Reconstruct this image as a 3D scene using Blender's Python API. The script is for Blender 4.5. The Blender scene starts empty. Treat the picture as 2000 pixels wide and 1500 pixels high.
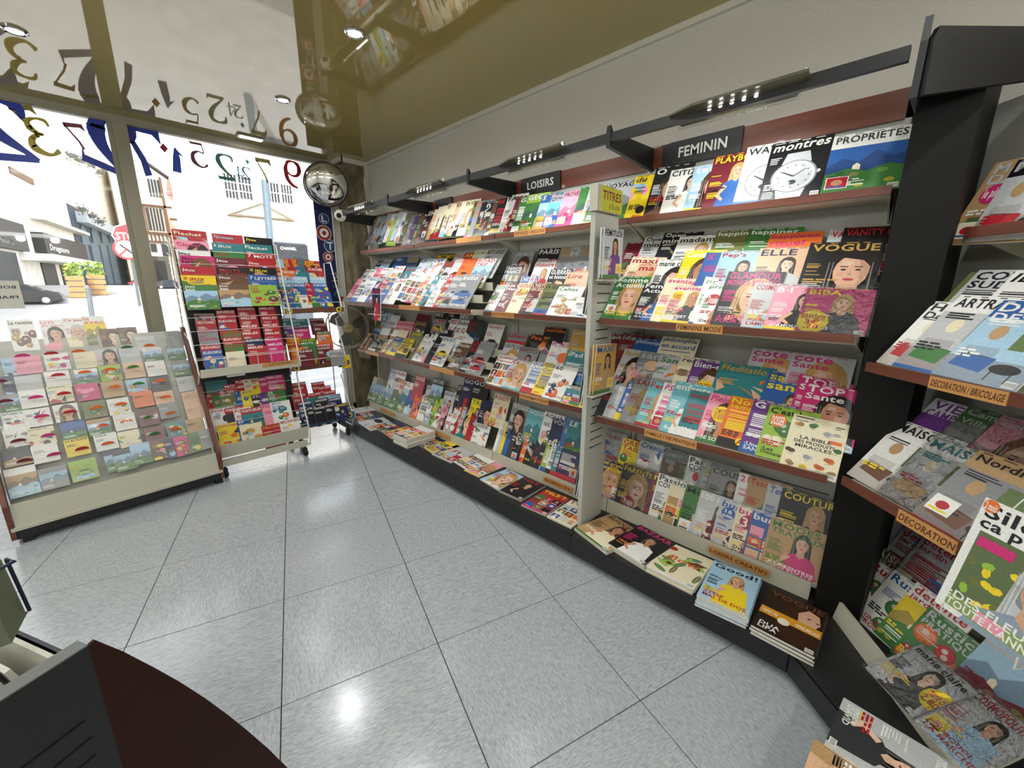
import bpy, math, random
import numpy as np
from mathutils import Matrix, Vector
RND = random.Random(7)
SC = bpy.context.scene
COL = SC.collection
# ------------------------------------------------------------------ camera, world, sun, lights, exposure
F = 796.64
YAW, PIT, ROL = math.radians(45.266), math.radians(13.417), math.radians(0.263)
CH = 1.52
_f = Vector((math.sin(YAW)*math.cos(PIT), math.cos(YAW)*math.cos(PIT), -math.sin(PIT)))
_r = Vector((math.cos(YAW), -math.sin(YAW), 0)); _u = _r.cross(_f)
CR = _r*math.cos(ROL)+_u*math.sin(ROL); CU = -_r*math.sin(ROL)+_u*math.cos(ROL); CF = _f
cam = bpy.data.cameras.new('camera'); cam.sensor_width = 36; cam.lens = F/2000*36; cam.clip_start = .02; cam.clip_end = 400
co = bpy.data.objects.new('camera', cam); COL.objects.link(co); SC.camera = co
co.matrix_world = Matrix((( CR.x, CU.x, -CF.x, 0), (CR.y, CU.y, -CF.y, 0), (CR.z, CU.z, -CF.z, CH), (0, 0, 0, 1)))
def ray(x, y): return CR*((x-1000)/F) - CU*((y-750)/F) + CF
def onz(x, y, z): d = ray(x, y); t = (z-CH)/d.z; return Vector((d.x*t, d.y*t, z))
def ony(x, y, Y): d = ray(x, y); t = Y/d.y; return Vector((d.x*t, Y, CH+d.z*t))
def onx(x, y, X): d = ray(x, y); t = X/d.x; return Vector((X, d.y*t, CH+d.z*t))

SC.view_settings.view_transform = 'Standard'; SC.view_settings.look = 'None'
SC.view_settings.gamma = 1; SC.view_settings.use_curve_mapping = False
SC.view_settings.exposure = 0.75
SC.cycles.max_bounces = 10; SC.cycles.diffuse_bounces = 6; SC.cycles.glossy_bounces = 4; SC.cycles.transparent_max_bounces = 12
SC.cycles.caustics_reflective = False; SC.cycles.caustics_refractive = False
SC.cycles.sample_clamp_indirect = 6; SC.cycles.use_denoising = True
w = bpy.data.worlds.new('sky'); SC.world = w; w.use_nodes = True
nt = w.node_tree; bg = nt.nodes['Background']
sk = nt.nodes.new('ShaderNodeTexSky'); sk.sky_type = 'NISHITA'; sk.sun_disc = False
sk.sun_elevation = math.radians(42); sk.sun_rotation = math.radians(200); sk.air_density = 1.0; sk.dust_density = 2.0
nz = nt.nodes.new('ShaderNodeTexNoise'); nz.inputs['Scale'].default_value = 2.6; nz.inputs['Detail'].default_value = 6
rm = nt.nodes.new('ShaderNodeValToRGB'); rm.color_ramp.elements[0].position = .40; rm.color_ramp.elements[1].position = .60
mx = nt.nodes.new('ShaderNodeMix'); mx.data_type = 'RGBA'; mx.inputs[7].default_value = (4.2, 4.3, 4.4, 1)
tc = nt.nodes.new('ShaderNodeTexCoord')
nt.links.new(tc.outputs['Generated'], nz.inputs['Vector']); nt.links.new(nz.outputs['Fac'], rm.inputs['Fac'])
nt.links.new(rm.outputs['Color'], mx.inputs[0]); nt.links.new(sk.outputs['Color'], mx.inputs[6])
nt.links.new(mx.outputs[2], bg.inputs['Color']); bg.inputs['Strength'].default_value = 0.5
sl = bpy.data.lights.new('sun', 'SUN'); sl.energy = 4.0; sl.angle = .01; sl.color = (1, .95, .86)
so = bpy.data.objects.new('sun', sl); COL.objects.link(so); so.location = (-8, -10, 20)
so.rotation_euler = Vector((.35, .75, -.75)).to_track_quat('-Z', 'Y').to_euler()
pl = bpy.data.lights.new('window_portal', 'AREA'); pl.shape = 'RECTANGLE'; pl.size = 5.4; pl.size_y = 2.7; pl.cycles.is_portal = True
po = bpy.data.objects.new('window_portal', pl); COL.objects.link(po); po.location = (-.6, 4.99, 1.45); po.rotation_euler = (math.radians(-90), 0, 0)

# ------------------------------------------------------------------ colours and materials
PAL = dict(k=('black', '15151a'), w=('white', 'eeeeea'), g=('grey', '8b8d90'), r=('red', 'b4232c'), b=('blue', '2c5fa6'),
 n=('navy', '1c2850'), s=('pale-blue', 'a5cbe4'), t=('teal', '2d8087'), G=('green', '3f7a3b'), l=('lime', '96bc45'),
 y=('yellow', 'f0d427'), o=('orange', 'e4702c'), p=('pink', 'ee9db2'), m=('magenta', 'cf2f78'), v=('purple', '6b3a86'),
 c=('cream', 'ece2c2'), B=('brown', '6b4630'), T=('tan', 'bb9768'), d=('charcoal', '37383c'), M=('maroon', '6e1d2c'),
 L=('silver', 'c3c6c8'), e=('olive', '6f7440'), f=('peach', 'e3b795'), a=('aqua', '6fb9c4'), D=('gold', 'c39a4a'))
def srgb(h):
    return tuple(((int(h[i:i+2], 16)/255)/12.92 if int(h[i:i+2], 16)/255 <= .04045 else (((int(h[i:i+2], 16)/255)+.055)/1.055)**2.4) for i in (0, 2, 4))
LIN = {k: srgb(v[1]) for k, v in PAL.items()}
SKIN = [srgb('dcae90'), srgb('c98f70'), srgb('efc9ae'), srgb('8e5b40')]
def C(c):
    if isinstance(c, str): return LIN[c] if len(c) == 1 else srgb(c)
    return c
MATS = {}
def mat(name, col, rough=.5, metal=0, spec=.5, attr=False, noise=None, bump=None, coat=0, alpha=1, emis=None, trans=0, ior=1.5):
    if name in MATS: return MATS[name]
    m = bpy.data.materials.new(name); m.use_nodes = True; n = m.node_tree; b = n.nodes['Principled BSDF']
    b.inputs['Roughness'].default_value = rough; b.inputs['Metallic'].default_value = metal
    b.inputs['Specular IOR Level'].default_value = spec; b.inputs['Coat Weight'].default_value = coat
    b.inputs['IOR'].default_value = ior; b.inputs['Transmission Weight'].default_value = trans
    b.inputs['Alpha'].default_value = alpha
    c = (*C(col), 1)
    b.inputs['Base Color'].default_value = c
    tcn = n.nodes.new('ShaderNodeTexCoord')
    if attr:
        a = n.nodes.new('ShaderNodeVertexColor'); a.layer_name = 'Col'
        ns = n.nodes.new('ShaderNodeTexNoise'); ns.inputs['Scale'].default_value = attr; ns.inputs['Detail'].default_value = 6; ns.inputs['Roughness'].default_value = .65
        rp = n.nodes.new('ShaderNodeMapRange'); rp.inputs[1].default_value = .3; rp.inputs[2].default_value = .7; rp.inputs[3].default_value = .80; rp.inputs[4].default_value = 1.06
        vm = n.nodes.new('ShaderNodeVectorMath'); vm.operation = 'SCALE'
        n.links.new(tcn.outputs['Object'], ns.inputs['Vector']); n.links.new(ns.outputs['Fac'], rp.inputs[0]); n.links.new(rp.outputs[0], vm.inputs['Scale'])
        n.links.new(a.outputs['Color'], vm.inputs[0]); n.links.new(vm.outputs[0], b.inputs['Base Color'])
    elif noise:   # (scale vector, strength, second colour)
        sc, amt, c2 = noise
        mp = n.nodes.new('ShaderNodeMapping'); mp.inputs['Scale'].default_value = sc
        ns = n.nodes.new('ShaderNodeTexNoise'); ns.inputs['Scale'].default_value = 1; ns.inputs['Detail'].default_value = 5
        mi = n.nodes.new('ShaderNodeMix'); mi.data_type = 'RGBA'; mi.inputs[6].default_value = c; mi.inputs[7].default_value = (*C(c2), 1)
        rp = n.nodes.new('ShaderNodeMapRange'); rp.inputs[1].default_value = .35; rp.inputs[2].default_value = .65; rp.inputs[4].default_value = amt
        n.links.new(tcn.outputs['Object'], mp.inputs['Vector']); n.links.new(mp.outputs[0], ns.inputs['Vector'])
        n.links.new(ns.outputs['Fac'], rp.inputs[0]); n.links.new(rp.outputs[0], mi.inputs[0]); n.links.new(mi.outputs[2], b.inputs['Base Color'])
    if bump:
        sc, st, dist = bump
        mp = n.nodes.new('ShaderNodeMapping'); mp.inputs['Scale'].default_value = sc
        ns = n.nodes.new('ShaderNodeTexNoise'); ns.inputs['Scale'].default_value = 1; ns.inputs['Detail'].default_value = 3
        bp = n.nodes.new('ShaderNodeBump'); bp.inputs['Strength'].default_value = st; bp.inputs['Distance'].default_value = dist
        n.links.new(tcn.outputs['Object'], mp.inputs['Vector']); n.links.new(mp.outputs[0], ns.inputs['Vector'])
        n.links.new(ns.outputs['Fac'], bp.inputs['Height']); n.links.new(bp.outputs[0], b.inputs['Normal'])
    if emis:
        b.inputs['Emission Color'].default_value = (*C(emis[0]), 1); b.inputs['Emission Strength'].default_value = emis[1]
    MATS[name] = m; return m
mat('printed_paper', 'w', .38, attr=130)
mat('painted', 'w', .5, attr=3)
mat('wood_trim', '6c3a29', .38, noise=((3, 3, 40), .7, '54291b'))
mat('wood_header', '6e3622', .32, noise=((14, 1.5, 30), .6, '562716'), coat=.15)
mat('cream_metal', 'b9b7a6', .45)
mat('grey_metal', 'b5b6ae', .45)
mat('back_metal', 'b0b0a8', .5, noise=((2, 2, 2), .3, 'a0a097'))
mat('black_metal', '121316', .45)
mat('deck_black', '1c1d1e', .5, noise=((30, 30, 30), .4, '262626'))
mat('black_panel', '080706', .6, spec=.25, noise=((2, 2, 1), .5, '100e0b'))
mat('wire_white', 'd9d8d0', .35, metal=.2)
mat('chrome', 'cccccc', .12, metal=1)
mat('mirror', 'e8e8e8', .02, metal=1)
mat('rubber', '1a1a1a', .7)
mat('led', 'w', .5, emis=('w', 40))
mat('tan_label', 'c08a4e', .5)
mat('wallpaper', 'c2bfb6', .75, bump=((30, 90, 60), .6, .006))
mat('plain_wall', 'dedbd2', .8)
mat('stone', '8d8168', .9, noise=((9, 9, 5), .9, '5f543f'), bump=((14, 14, 9), .9, .02))
mat('frame_alu', '8f8a76', .4)
mat('trim_white', 'c9c6b8', .5)
mat('wood_counter', '2a0e06', .6, spec=.2, noise=((4, 4, 18), .5, '220c06'))
mat('plastic_white', 'd5d2c8', .4)
def thin(name, col, amt, rough=0.02, ior=1.45):
    m = bpy.data.materials.new(name); m.use_nodes = True; n = m.node_tree; n.nodes.remove(n.nodes['Principled BSDF'])
    o = n.nodes['Material Output']; t = n.nodes.new('ShaderNodeBsdfTransparent'); t.inputs[0].default_value = (*C(col), 1)
    g = n.nodes.new('ShaderNodeBsdfGlossy'); g.inputs['Roughness'].default_value = rough
    fr = n.nodes.new('ShaderNodeFresnel'); fr.inputs[0].default_value = ior
    a = n.nodes.new('ShaderNodeMath'); a.operation = 'ADD'; a.inputs[1].default_value = amt; a.use_clamp = True
    mi = n.nodes.new('ShaderNodeMixShader'); n.links.new(fr.outputs[0], a.inputs[0]); n.links.new(a.outputs[0], mi.inputs[0])
    n.links.new(t.outputs[0], mi.inputs[1]); n.links.new(g.outputs[0], mi.inputs[2]); n.links.new(mi.outputs[0], o.inputs[0])
    if rough > .05:
        ns = n.nodes.new('ShaderNodeTexNoise'); ns.inputs['Scale'].default_value = 38; ns.inputs['Detail'].default_value = 3; ns.inputs['Distortion'].default_value = 2
        bp = n.nodes.new('ShaderNodeBump'); bp.inputs['Strength'].default_value = 1; bp.inputs['Distance'].default_value = .012
        tcn = n.nodes.new('ShaderNodeTexCoord'); n.links.new(tcn.outputs['Object'], ns.inputs['Vector'])
        n.links.new(ns.outputs['Fac'], bp.inputs['Height']); n.links.new(bp.outputs[0], g.inputs['Normal']); n.links.new(bp.outputs[0], fr.inputs['Normal'])
    MATS[name] = m
thin('window_glass', 'ffffff', 0.0)
thin('clear_acrylic', 'f8f9f8', 0.0, .04, 1.12)
thin('cellophane', 'fafafa', .03, .12, 1.5)
# glossy stretched ceiling foil
m = mat('ceiling_foil', 'a29257', .03, spec=1.0, ior=1.7)
# vinyl floor tile
m = mat('vinyl_tile', 'a3a5a6', .19, spec=.7, bump=((60, 300, 60), .05, .0004)); n = m.node_tree; b = n.nodes['Principled BSDF']
tcn = n.nodes.new('ShaderNodeTexCoord'); mp = n.nodes.new('ShaderNodeMapping'); mp.inputs['Scale'].default_value = (42, 170, 20)
oi = n.nodes.new('ShaderNodeObjectInfo'); ml = n.nodes.new('ShaderNodeMath'); ml.operation = 'MULTIPLY'; ml.inputs[1].default_value = 90
ns = n.nodes.new('ShaderNodeTexNoise'); ns.noise_dimensions = '4D'; ns.inputs['Scale'].default_value = 1; ns.inputs['Detail'].default_value = 5; ns.inputs['Roughness'].default_value = .7
cr = n.nodes.new('ShaderNodeValToRGB'); e = cr.color_ramp.elements; e[0].position = .32; e[0].color = (*srgb('8a9094'), 1); e[1].position = .7; e[1].color = (*srgb('bfc5c8'), 1)
e2 = e.new(.5); e2.color = (*srgb('a6adb1'), 1)
n.links.new(tcn.outputs['Object'], mp.inputs[0]); n.links.new(mp.outputs[0], ns.inputs['Vector']); n.links.new(oi.outputs['Random'], ml.inputs[0]); n.links.new(ml.outputs[0], ns.inputs['W'])
n.links.new(ns.outputs['Fac'], cr.inputs[0]); n.links.new(cr.outputs[0], b.inputs['Base Color'])
mat('joint', '2e2e2e', .9)

# ------------------------------------------------------------------ mesh builder and object helpers
class MB:
    def __init__(s): s.v = []; s.f = []; s.c = []
    def poly(s, pts, col='w'):
        i = len(s.v); s.v += [tuple(p) for p in pts]; s.f.append(tuple(range(i, i+len(pts)))); s.c.append(C(col))
    def hexa(s, p, col='w'):   # 8 points: bottom 4 ccw, top 4
        i = len(s.v); s.v += [tuple(q) for q in p]
        for q in ((3, 2, 1, 0), (4, 5, 6, 7), (0, 1, 5, 4), (1, 2, 6, 5), (2, 3, 7, 6), (3, 0, 4, 7)):
            s.f.append(tuple(i+k for k in q)); s.c.append(C(col))
    def box(s, a, b, col='w'):
        x0, y0, z0 = (min(a[i], b[i]) for i in range(3)); x1, y1, z1 = (max(a[i], b[i]) for i in range(3))
        s.hexa([(x0, y0, z0), (x1, y0, z0), (x1, y1, z0), (x0, y1, z0), (x0, y0, z1), (x1, y0, z1), (x1, y1, z1), (x0, y1, z1)], col)
    def prism(s, pts, vec, col='w'):
        i = len(s.v); k = len(pts); vec = Vector(vec)
        s.v += [tuple(p) for p in pts] + [tuple(Vector(p)+vec) for p in pts]
        s.f.append(tuple(range(i, i+k))[::-1]); s.c.append(C(col)); s.f.append(tuple(range(i+k, i+2*k))); s.c.append(C(col))
        for j in range(k): s.f.append((i+j, i+(j+1) % k, i+k+(j+1) % k, i+k+j)); s.c.append(C(col))
    def tube(s, pts, r, n=6, col='w', closed=False):
        pts = [Vector(p) for p in pts]; i = len(s.v); m = len(pts)
        for k, p in enumerate(pts):
            a = pts[(k-1) % m] if (closed or k) else p; b = pts[(k+1) % m] if (closed or k < m-1) else p
            d = (b-a).normalized(); q = d.cross(Vector((0, 0, 1)) if abs(d.z) < .9 else Vector((1, 0, 0))).normalized(); t = d.cross(q)
            for j in range(n): an = 2*math.pi*j/n; s.v.append(tuple(p+q*r*math.cos(an)+t*r*math.sin(an)))
        for k in range(m if closed else m-1):
            k2 = (k+1) % m
            for j in range(n): s.f.append((i+k*n+j, i+k*n+(j+1) % n, i+k2*n+(j+1) % n, i+k2*n+j)); s.c.append(C(col))
        if not closed:
            s.f.append(tuple(i+j for j in range(n))[::-1]); s.f.append(tuple(i+(m-1)*n+j for j in range(n))); s.c += [C(col)]*2
    def lathe(s, prof, o, ax=(0, 0, 1), n=20, col='w'):   # prof: (radius, height)
        ax = Vector(ax).normalized(); q = ax.cross(Vector((0, 0, 1)) if abs(ax.z) < .9 else Vector((1, 0, 0))).normalized(); t = ax.cross(q); o = Vector(o); i = len(s.v)
        for (r, h) in prof:
            for j in range(n): an = 2*math.pi*j/n; s.v.append(tuple(o+ax*h+(q*math.cos(an)+t*math.sin(an))*max(r, 1e-5)))
        for k in range(len(prof)-1):
            for j in range(n): s.f.append((i+k*n+j, i+k*n+(j+1) % n, i+(k+1)*n+(j+1) % n, i+(k+1)*n+j)); s.c.append(C(col))
        s.f.append(tuple(i+j for j in range(n))[::-1]); s.f.append(tuple(i+(len(prof)-1)*n+j for j in range(n))); s.c += [C(col)]*2
    def build(s, name, m, parent=None, smooth=False, local=False):
        me = bpy.data.meshes.new(name)
        off = np.zeros(3)
        if parent is not None and not local: off = np.array(wloc(parent))
        v = np.array(s.v, dtype=np.float32).reshape(-1, 3)-off
        me.vertices.add(len(v)); me.vertices.foreach_set('co', v.astype(np.float32).ravel())
        ln = np.array([len(f) for f in s.f], dtype=np.int32); tot = int(ln.sum())
        me.loops.add(tot); me.loops.foreach_set('vertex_index', np.concatenate([np.array(f, dtype=np.int32) for f in s.f]))
        me.polygons.add(len(ln)); me.polygons.foreach_set('loop_start', np.concatenate([[0], np.cumsum(ln)[:-1]]).astype(np.int32)); me.polygons.foreach_set('loop_total', ln)
        at = me.attributes.new('Col', 'FLOAT_COLOR', 'CORNER')
        cc = np.ones((tot, 4), dtype=np.float32); cc[:, :3] = np.repeat(np.array(s.c, dtype=np.float32), ln, axis=0)
        at.data.foreach_set('color', cc.ravel())
        me.update(calc_edges=True); me.validate(); me.polygons.foreach_set('use_smooth', [False]*len(me.polygons))
        if smooth:
            me.polygons.foreach_set('use_smooth', [True]*len(me.polygons)); me.set_sharp_from_angle(angle=.7)
        me.materials.append(MATS[m] if isinstance(m, str) else m)
        o = bpy.data.objects.new(name, me); COL.objects.link(o)
        if parent is not None: o.parent = parent
        return o
WL = {}
def wloc(o):
    l = Vector((0, 0, 0))
    while o is not None: l = l+o.location; o = o.parent
    return l
def tag(o, label=None, cat=None, group=None, kind=None):
    if label: o['label'] = label
    if cat: o['category'] = cat
    if group: o['group'] = group
    if kind: o['kind'] = kind
    return o
def thing(name, label, cat, loc=(0, 0, 0), group=None):
    o = bpy.data.objects.new(name, None); COL.objects.link(o); o.location = loc; o.empty_display_size = .05
    return tag(o, label, cat, group)
def struct(name, mb, m, parent=None, smooth=False):
    o = mb.build(name, m, parent, smooth)
    if parent is None: o['kind'] = 'structure'
    return o

# ------------------------------------------------------------------ glyphs
GL = {}
def _mk(body, off):
    cu = bpy.data.curves.new('t', 'FONT'); cu.body = body; cu.size = 1; cu.resolution_u = 2; cu.offset = off
    ob = bpy.data.objects.new('t', cu); COL.objects.link(ob); bpy.context.view_layer.update()
    me = ob.to_mesh(); vs = [(v.co.x, v.co.y) for v in me.vertices]; fs = [tuple(p.vertices) for p in me.polygons]
    ob.to_mesh_clear(); bpy.data.objects.remove(ob); bpy.data.curves.remove(cu); return vs, fs
def _w(body): vs, _ = _mk(body, 0); return max(v[0] for v in vs)
BARW = None
def glyph(c, bold):
    global BARW
    if BARW is None: BARW = _w('||')
    k = (c, bold)
    if k not in GL:
        adv = _w('|'+c+'|')-BARW
        GL[k] = ([], [], adv) if c == ' ' else (*_mk(c, .022 if bold else 0), adv+(.03 if bold else 0))
    return GL[k]
def layout(txt, bold=True):
    x = 0; out = []
    for c in txt:
        vs, fs, adv = glyph(c, bold)
        for f in fs: out.append([(vs[i][0]+x, vs[i][1]) for i in f])
        x += adv
    return out
def fit(txt, x0, y0, x1, y1, bold=True, shear=0, maxasp=1.5, align=0):
    polys = layout(txt, bold)
    if not polys: return []
    xs = [p[0] for q in polys for p in q]; ys = [p[1] for q in polys for p in q]
    a, b, c, d = min(xs), max(xs), min(ys), max(ys)
    c = min(c, 0) if c < -.1 else 0
    d = max(d, .55); sy = (y1-y0)/(d-c); sx = min((x1-x0)/(b-a), sy*maxasp); slack = (x1-x0)-(b-a)*sx
    return [[(x0+slack*align+(px-a)*sx+shear*(py-c)*sy, y0+(py-c)*sy) for px, py in q] for q in polys]

# ------------------------------------------------------------------ cover art: flat print built as thin coloured shapes
def clip(pts, w, h):
    for ax, lim, sg in ((0, 0, 1), (0, w, -1), (1, 0, 1), (1, h, -1)):
        out = []; n = len(pts)
        for i in range(n):
            p, q = pts[i], pts[(i+1) % n]; a = (p[ax]-lim)*sg >= 0; b = (q[ax]-lim)*sg >= 0
            if a: out.append(p)
            if a != b:
                t = (lim-p[ax])/(q[ax]-p[ax]); out.append((p[0]+(q[0]-p[0])*t, p[1]+(q[1]-p[1])*t))
        pts = out
        if len(pts) < 3: return []
    return pts
def mixc(a, b, t): a = C(a); b = C(b); return tuple(a[i]*(1-t)+b[i]*t for i in range(3))
class Art:
    def __init__(s, w, h, bg, rnd): s.w, s.h, s.R = w, h, rnd; s.p = []; s.P([(0, 0), (1, 0), (1, 1), (0, 1)], bg, 0)
    def P(s, pts, col, l):
        q = clip([(x*s.w, y*s.h) for x, y in pts], s.w, s.h)
        if q: s.p.append((q, C(col), l))
    def rect(s, a, b, c, d, col, l=1): s.P([(a, b), (c, b), (c, d), (a, d)], col, l)
    def ell(s, x, y, rx, ry, col, l, n=14, rot=0):
        pts = []
        for i in range(n):
            a = 2*math.pi*i/n; ex = rx*math.cos(a); ey = ry*math.sin(a)
            pts.append((x+ex*math.cos(rot)-ey*math.sin(rot)*s.h/s.w, y+ex*math.sin(rot)*s.w/s.h+ey*math.cos(rot)))
        s.P(pts, col, l)
    def text(s, t, a, b, c, d, col, l=6, bold=True, shear=0, maxasp=1.5, align=0):
        for q in fit(t, a*s.w, b*s.h, c*s.w, d*s.h, bold, shear, maxasp, align):
            q = clip(q, s.w, s.h)
            if q: s.p.append((q, C(col), l))
    def lines(s, x, y, n, wd, col, l=5, dy=.03, th=.012):
        for i in range(n):
            if s.R.random() < .12: continue
            s.rect(x, y-i*dy, x+wd*s.R.uniform(.55, 1), y-i*dy+th*s.R.choice((1, 1, 1.6)), col, l)
    def head(s, x, y, r, hair, skin, cloth, look=0):
        ry = r*1.35*s.w/s.h
        s.ell(x, y+ry*.12, r*1.32, ry*1.22, hair, 2)
        s.P([(x-r*1.3, y), (x+r*1.3, y), (x+r*1.45, y-ry*1.7), (x+r*.6, y-ry*1.5), (x-r*.6, y-ry*1.5), (x-r*1.45, y-ry*1.7)], hair, 2)
        s.P([(x-r*3, -.05), (x-r*2.2, y-ry*1.9), (x-r*.7, y-ry*1.35), (x+r*.7, y-ry*1.35), (x+r*2.2, y-ry*1.9), (x+r*3, -.05)], cloth, 3)
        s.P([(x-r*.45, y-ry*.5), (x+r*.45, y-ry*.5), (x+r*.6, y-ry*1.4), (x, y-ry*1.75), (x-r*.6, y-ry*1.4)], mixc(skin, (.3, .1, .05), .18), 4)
        s.ell(x, y-ry*.05, r*.88, ry*.95, skin, 4.4)
        s.P([(x-r*.95, y+ry*.25), (x-r*.5, y+ry*.75), (x+r*.5, y+ry*.6), (x+r*.95, y+ry*.2), (x+r*.9, y+ry), (x-r*.9, y+ry)], hair, 4.8, )
        e = look*r*.15; sd = 1 if look > 0 else -1
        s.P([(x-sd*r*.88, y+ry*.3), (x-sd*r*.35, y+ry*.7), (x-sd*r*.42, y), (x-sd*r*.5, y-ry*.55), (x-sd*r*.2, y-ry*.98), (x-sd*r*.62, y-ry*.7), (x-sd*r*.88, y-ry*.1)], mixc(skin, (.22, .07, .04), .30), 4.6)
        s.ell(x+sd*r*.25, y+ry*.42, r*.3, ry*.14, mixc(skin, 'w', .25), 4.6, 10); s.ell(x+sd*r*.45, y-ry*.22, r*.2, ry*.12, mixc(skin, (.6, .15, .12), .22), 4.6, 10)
        for k_ in range(7):
            hx = x+r*(-1.3+.1*k_+(1.75 if k_ > 3 else 0)); s.P([(hx, y+ry*.5), (hx+r*.05, y+ry*.5), (hx+r*.1, y-ry*1.5), (hx, y-ry*1.55)], mixc(hair, 'w' if k_ % 2 else 'k', .25), 2.4)
        for sx in (-1, 1):
            s.ell(x+sx*r*.36+e, y+ry*.05, r*.15, ry*.055, (.03, .02, .02), 5, 8)
            s.rect(x+sx*r*.36+e-r*.2, y+ry*.2, x+sx*r*.36+e+r*.2, y+ry*.25, mixc(hair, 'k', .5), 5)
        s.P([(x+e-.02*r, y), (x+e+r*.12, y-ry*.28), (x+e-r*.1, y-ry*.28)], mixc(skin, (.35, .12, .08), .35), 5)
        s.ell(x+e, y-ry*.5, r*.28, ry*.08, (.45, .05, .06), 5, 10)
    def emit(s, mb, z0=0, bend=None, step=.00013):
        for q, c, l in s.p:
            z = z0+.0001+l*step
            i = len(mb.v)
            for x, y in q:
                mb.v.append((x, y, z) if bend is None else bend(x, y, z))
            mb.f.append(tuple(range(i, i+len(q)))); mb.c.append(c)
NOUN = dict(f='face', m='figure', c='car', l='landscape', d='food', h='room', t='text', w='watch', q='small pictures', x='leaves', z='face', v='smiling man', g='photo grid', a='artwork', n='plain cover', b='bike')
def style(A, st, bg, fg, R):
    k = st[0]; q = (st[1:]+'???')[:3]
    hair = {'y': srgb('c39a5c'), 'k': srgb('1d1512'), 'B': srgb('4e2f1c'), 'w': srgb('c9c5bd')}.get(q[0], R.choice([srgb('2a1a12'), srgb('7a4d2c'), srgb('b98b52')]))
    cloth = C(q[1]) if q[1] in LIN else C(R.choice('rwkbsGLp')); sk = SKIN[R.choice((0, 0, 1, 2))] if q[2] != 'k' else SKIN[3]
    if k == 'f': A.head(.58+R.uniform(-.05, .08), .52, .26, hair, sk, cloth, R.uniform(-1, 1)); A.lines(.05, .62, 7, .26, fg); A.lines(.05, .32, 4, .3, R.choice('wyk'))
    elif k == 'm':
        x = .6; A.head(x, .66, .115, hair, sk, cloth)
        A.P([(x-.3, .1), (x-.2, .42), (x, .5), (x+.2, .42), (x+.3, .12), (x+.18, .0), (x-.18, .0)], cloth, 3.2)
        A.P([(x-.22, .42), (x-.36, .22), (x-.2, .12), (x-.17, .16), (x-.27, .24), (x-.14, .38)], sk, 4.6); A.lines(.05, .6, 8, .28, fg); A.lines(.05, .28, 4, .25, R.choice('wky'))
    elif k == 'c':
        for (y, c, sc) in ((.42, q[0], 1), (.2, q[1], .8)):
            c = C(c) if c in LIN else C(R.choice('brLydG')); A.rect(0, y-.13, 1, y+.02, mixc('g', bg, .5), 1)
            x0 = .5-.42*sc; x1 = .5+.42*sc
            A.P([(x0, y-.08), (x0, y), (x0+.1*sc, y+.03), (x0+.25*sc, y+.11*sc), (x1-.25*sc, y+.115*sc), (x1-.08*sc, y+.03), (x1, y), (x1, y-.08)], c, 2)
            A.P([(x0+.2*sc, y+.03), (x0+.29*sc, y+.095*sc), (x1-.28*sc, y+.095*sc), (x1-.17*sc, y+.03)], 'k', 3)
            for wx in (x0+.17*sc, x1-.17*sc): A.ell(wx, y-.08, .075*sc, .055*sc, 'k', 4, 12); A.ell(wx, y-.08, .04*sc, .03*sc, 'L', 5, 10)
        A.lines(.06, .72, 4, .5, fg); A.lines(.06, .1, 2, .7, 'w')
    elif k == 'l':
        sky = C(q[0]) if q[0] in LIN else C('s'); g1 = C(q[1]) if q[1] in LIN else C('G')
        A.rect(0, .0, 1, .76, sky, 1); A.P([(0, .45), (.2, .58), (.42, .5), (.62, .66), (.85, .52), (1, .6), (1, 0), (0, 0)], mixc(sky, 'n', .55), 2)
        A.P([(0, .32), (.3, .4), (.55, .33), (.8, .42), (1, .36), (1, 0), (0, 0)], g1, 3)
        for i in range(9): A.ell(R.random(), R.uniform(.05, .33), .07, .035, mixc(g1, R.choice('kylT'), .4), 4, 8)
        A.P([(.35, .38), (.45, .36), (.45, .44), (.4, .48), (.35, .44)], 'c', 5); A.lines(.08, .2, 4, .5, 'w')
    elif k == 'd':
        for i in range(7):
            x, y = R.uniform(.1, .9), R.uniform(.08, .66); r = R.uniform(.08, .2); c = C(q[i % 2]) if q[i % 2] in LIN else C(R.choice('royGBc'))
            A.ell(x, y, r, r*.7, mixc(c, 'k', .25), 2+.1*i); A.ell(x-.01, y+.01, r*.8, r*.55, c, 2.05+.1*i); A.ell(x-.02, y+.03, r*.3, r*.2, mixc(c, 'w', .6), 4)
        A.lines(.08, .7, 4, .4, fg)
    elif k == 'h':
        wl = C(q[0]) if q[0] in LIN else C('L'); A.rect(0, .28, 1, .78, wl, 1); A.P([(0, 0), (1, 0), (1, .28), (0, .28)], mixc(wl, 'B', .5), 1)
        A.rect(.55, .42, .9, .74, mixc('e', 'G', .4), 2); A.rect(.72, .42, .735, .74, 'w', 3)
        A.P([(.08, .16), (.5, .12), (.55, .3), (.12, .34)], C(q[1]) if q[1] in LIN else C('T'), 3); A.P([(.08, .3), (.5, .3), (.48, .42), (.1, .42)], mixc(wl, 'B', .3), 3)
        A.ell(.72, .2, .17, .06, 'k', 3); A.rect(.6, .05, .615, .2, 'k', 3); A.rect(.82, .05, .835, .2, 'k', 3); A.ell(.3, .6, .09, .09, R.choice('cTr'), 3); A.lines(.08, .75, 3, .4, fg)
    elif k == 't':
        A.rect(0, .0, 1, .18, R.choice('rykwb'), 1); A.lines(.08, .7, 12, .82, fg, 5, .035, .016); A.rect(.55, .25, .92, .5, R.choice('TBGbf'), 2)
    elif k == 'w':
        A.P([(.32, .78), (.68, .78), (.74, .6), (.26, .6)], 'L', 2); A.P([(.26, .16), (.74, .16), (.68, -.02), (.32, -.02)], 'L', 2)
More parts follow.
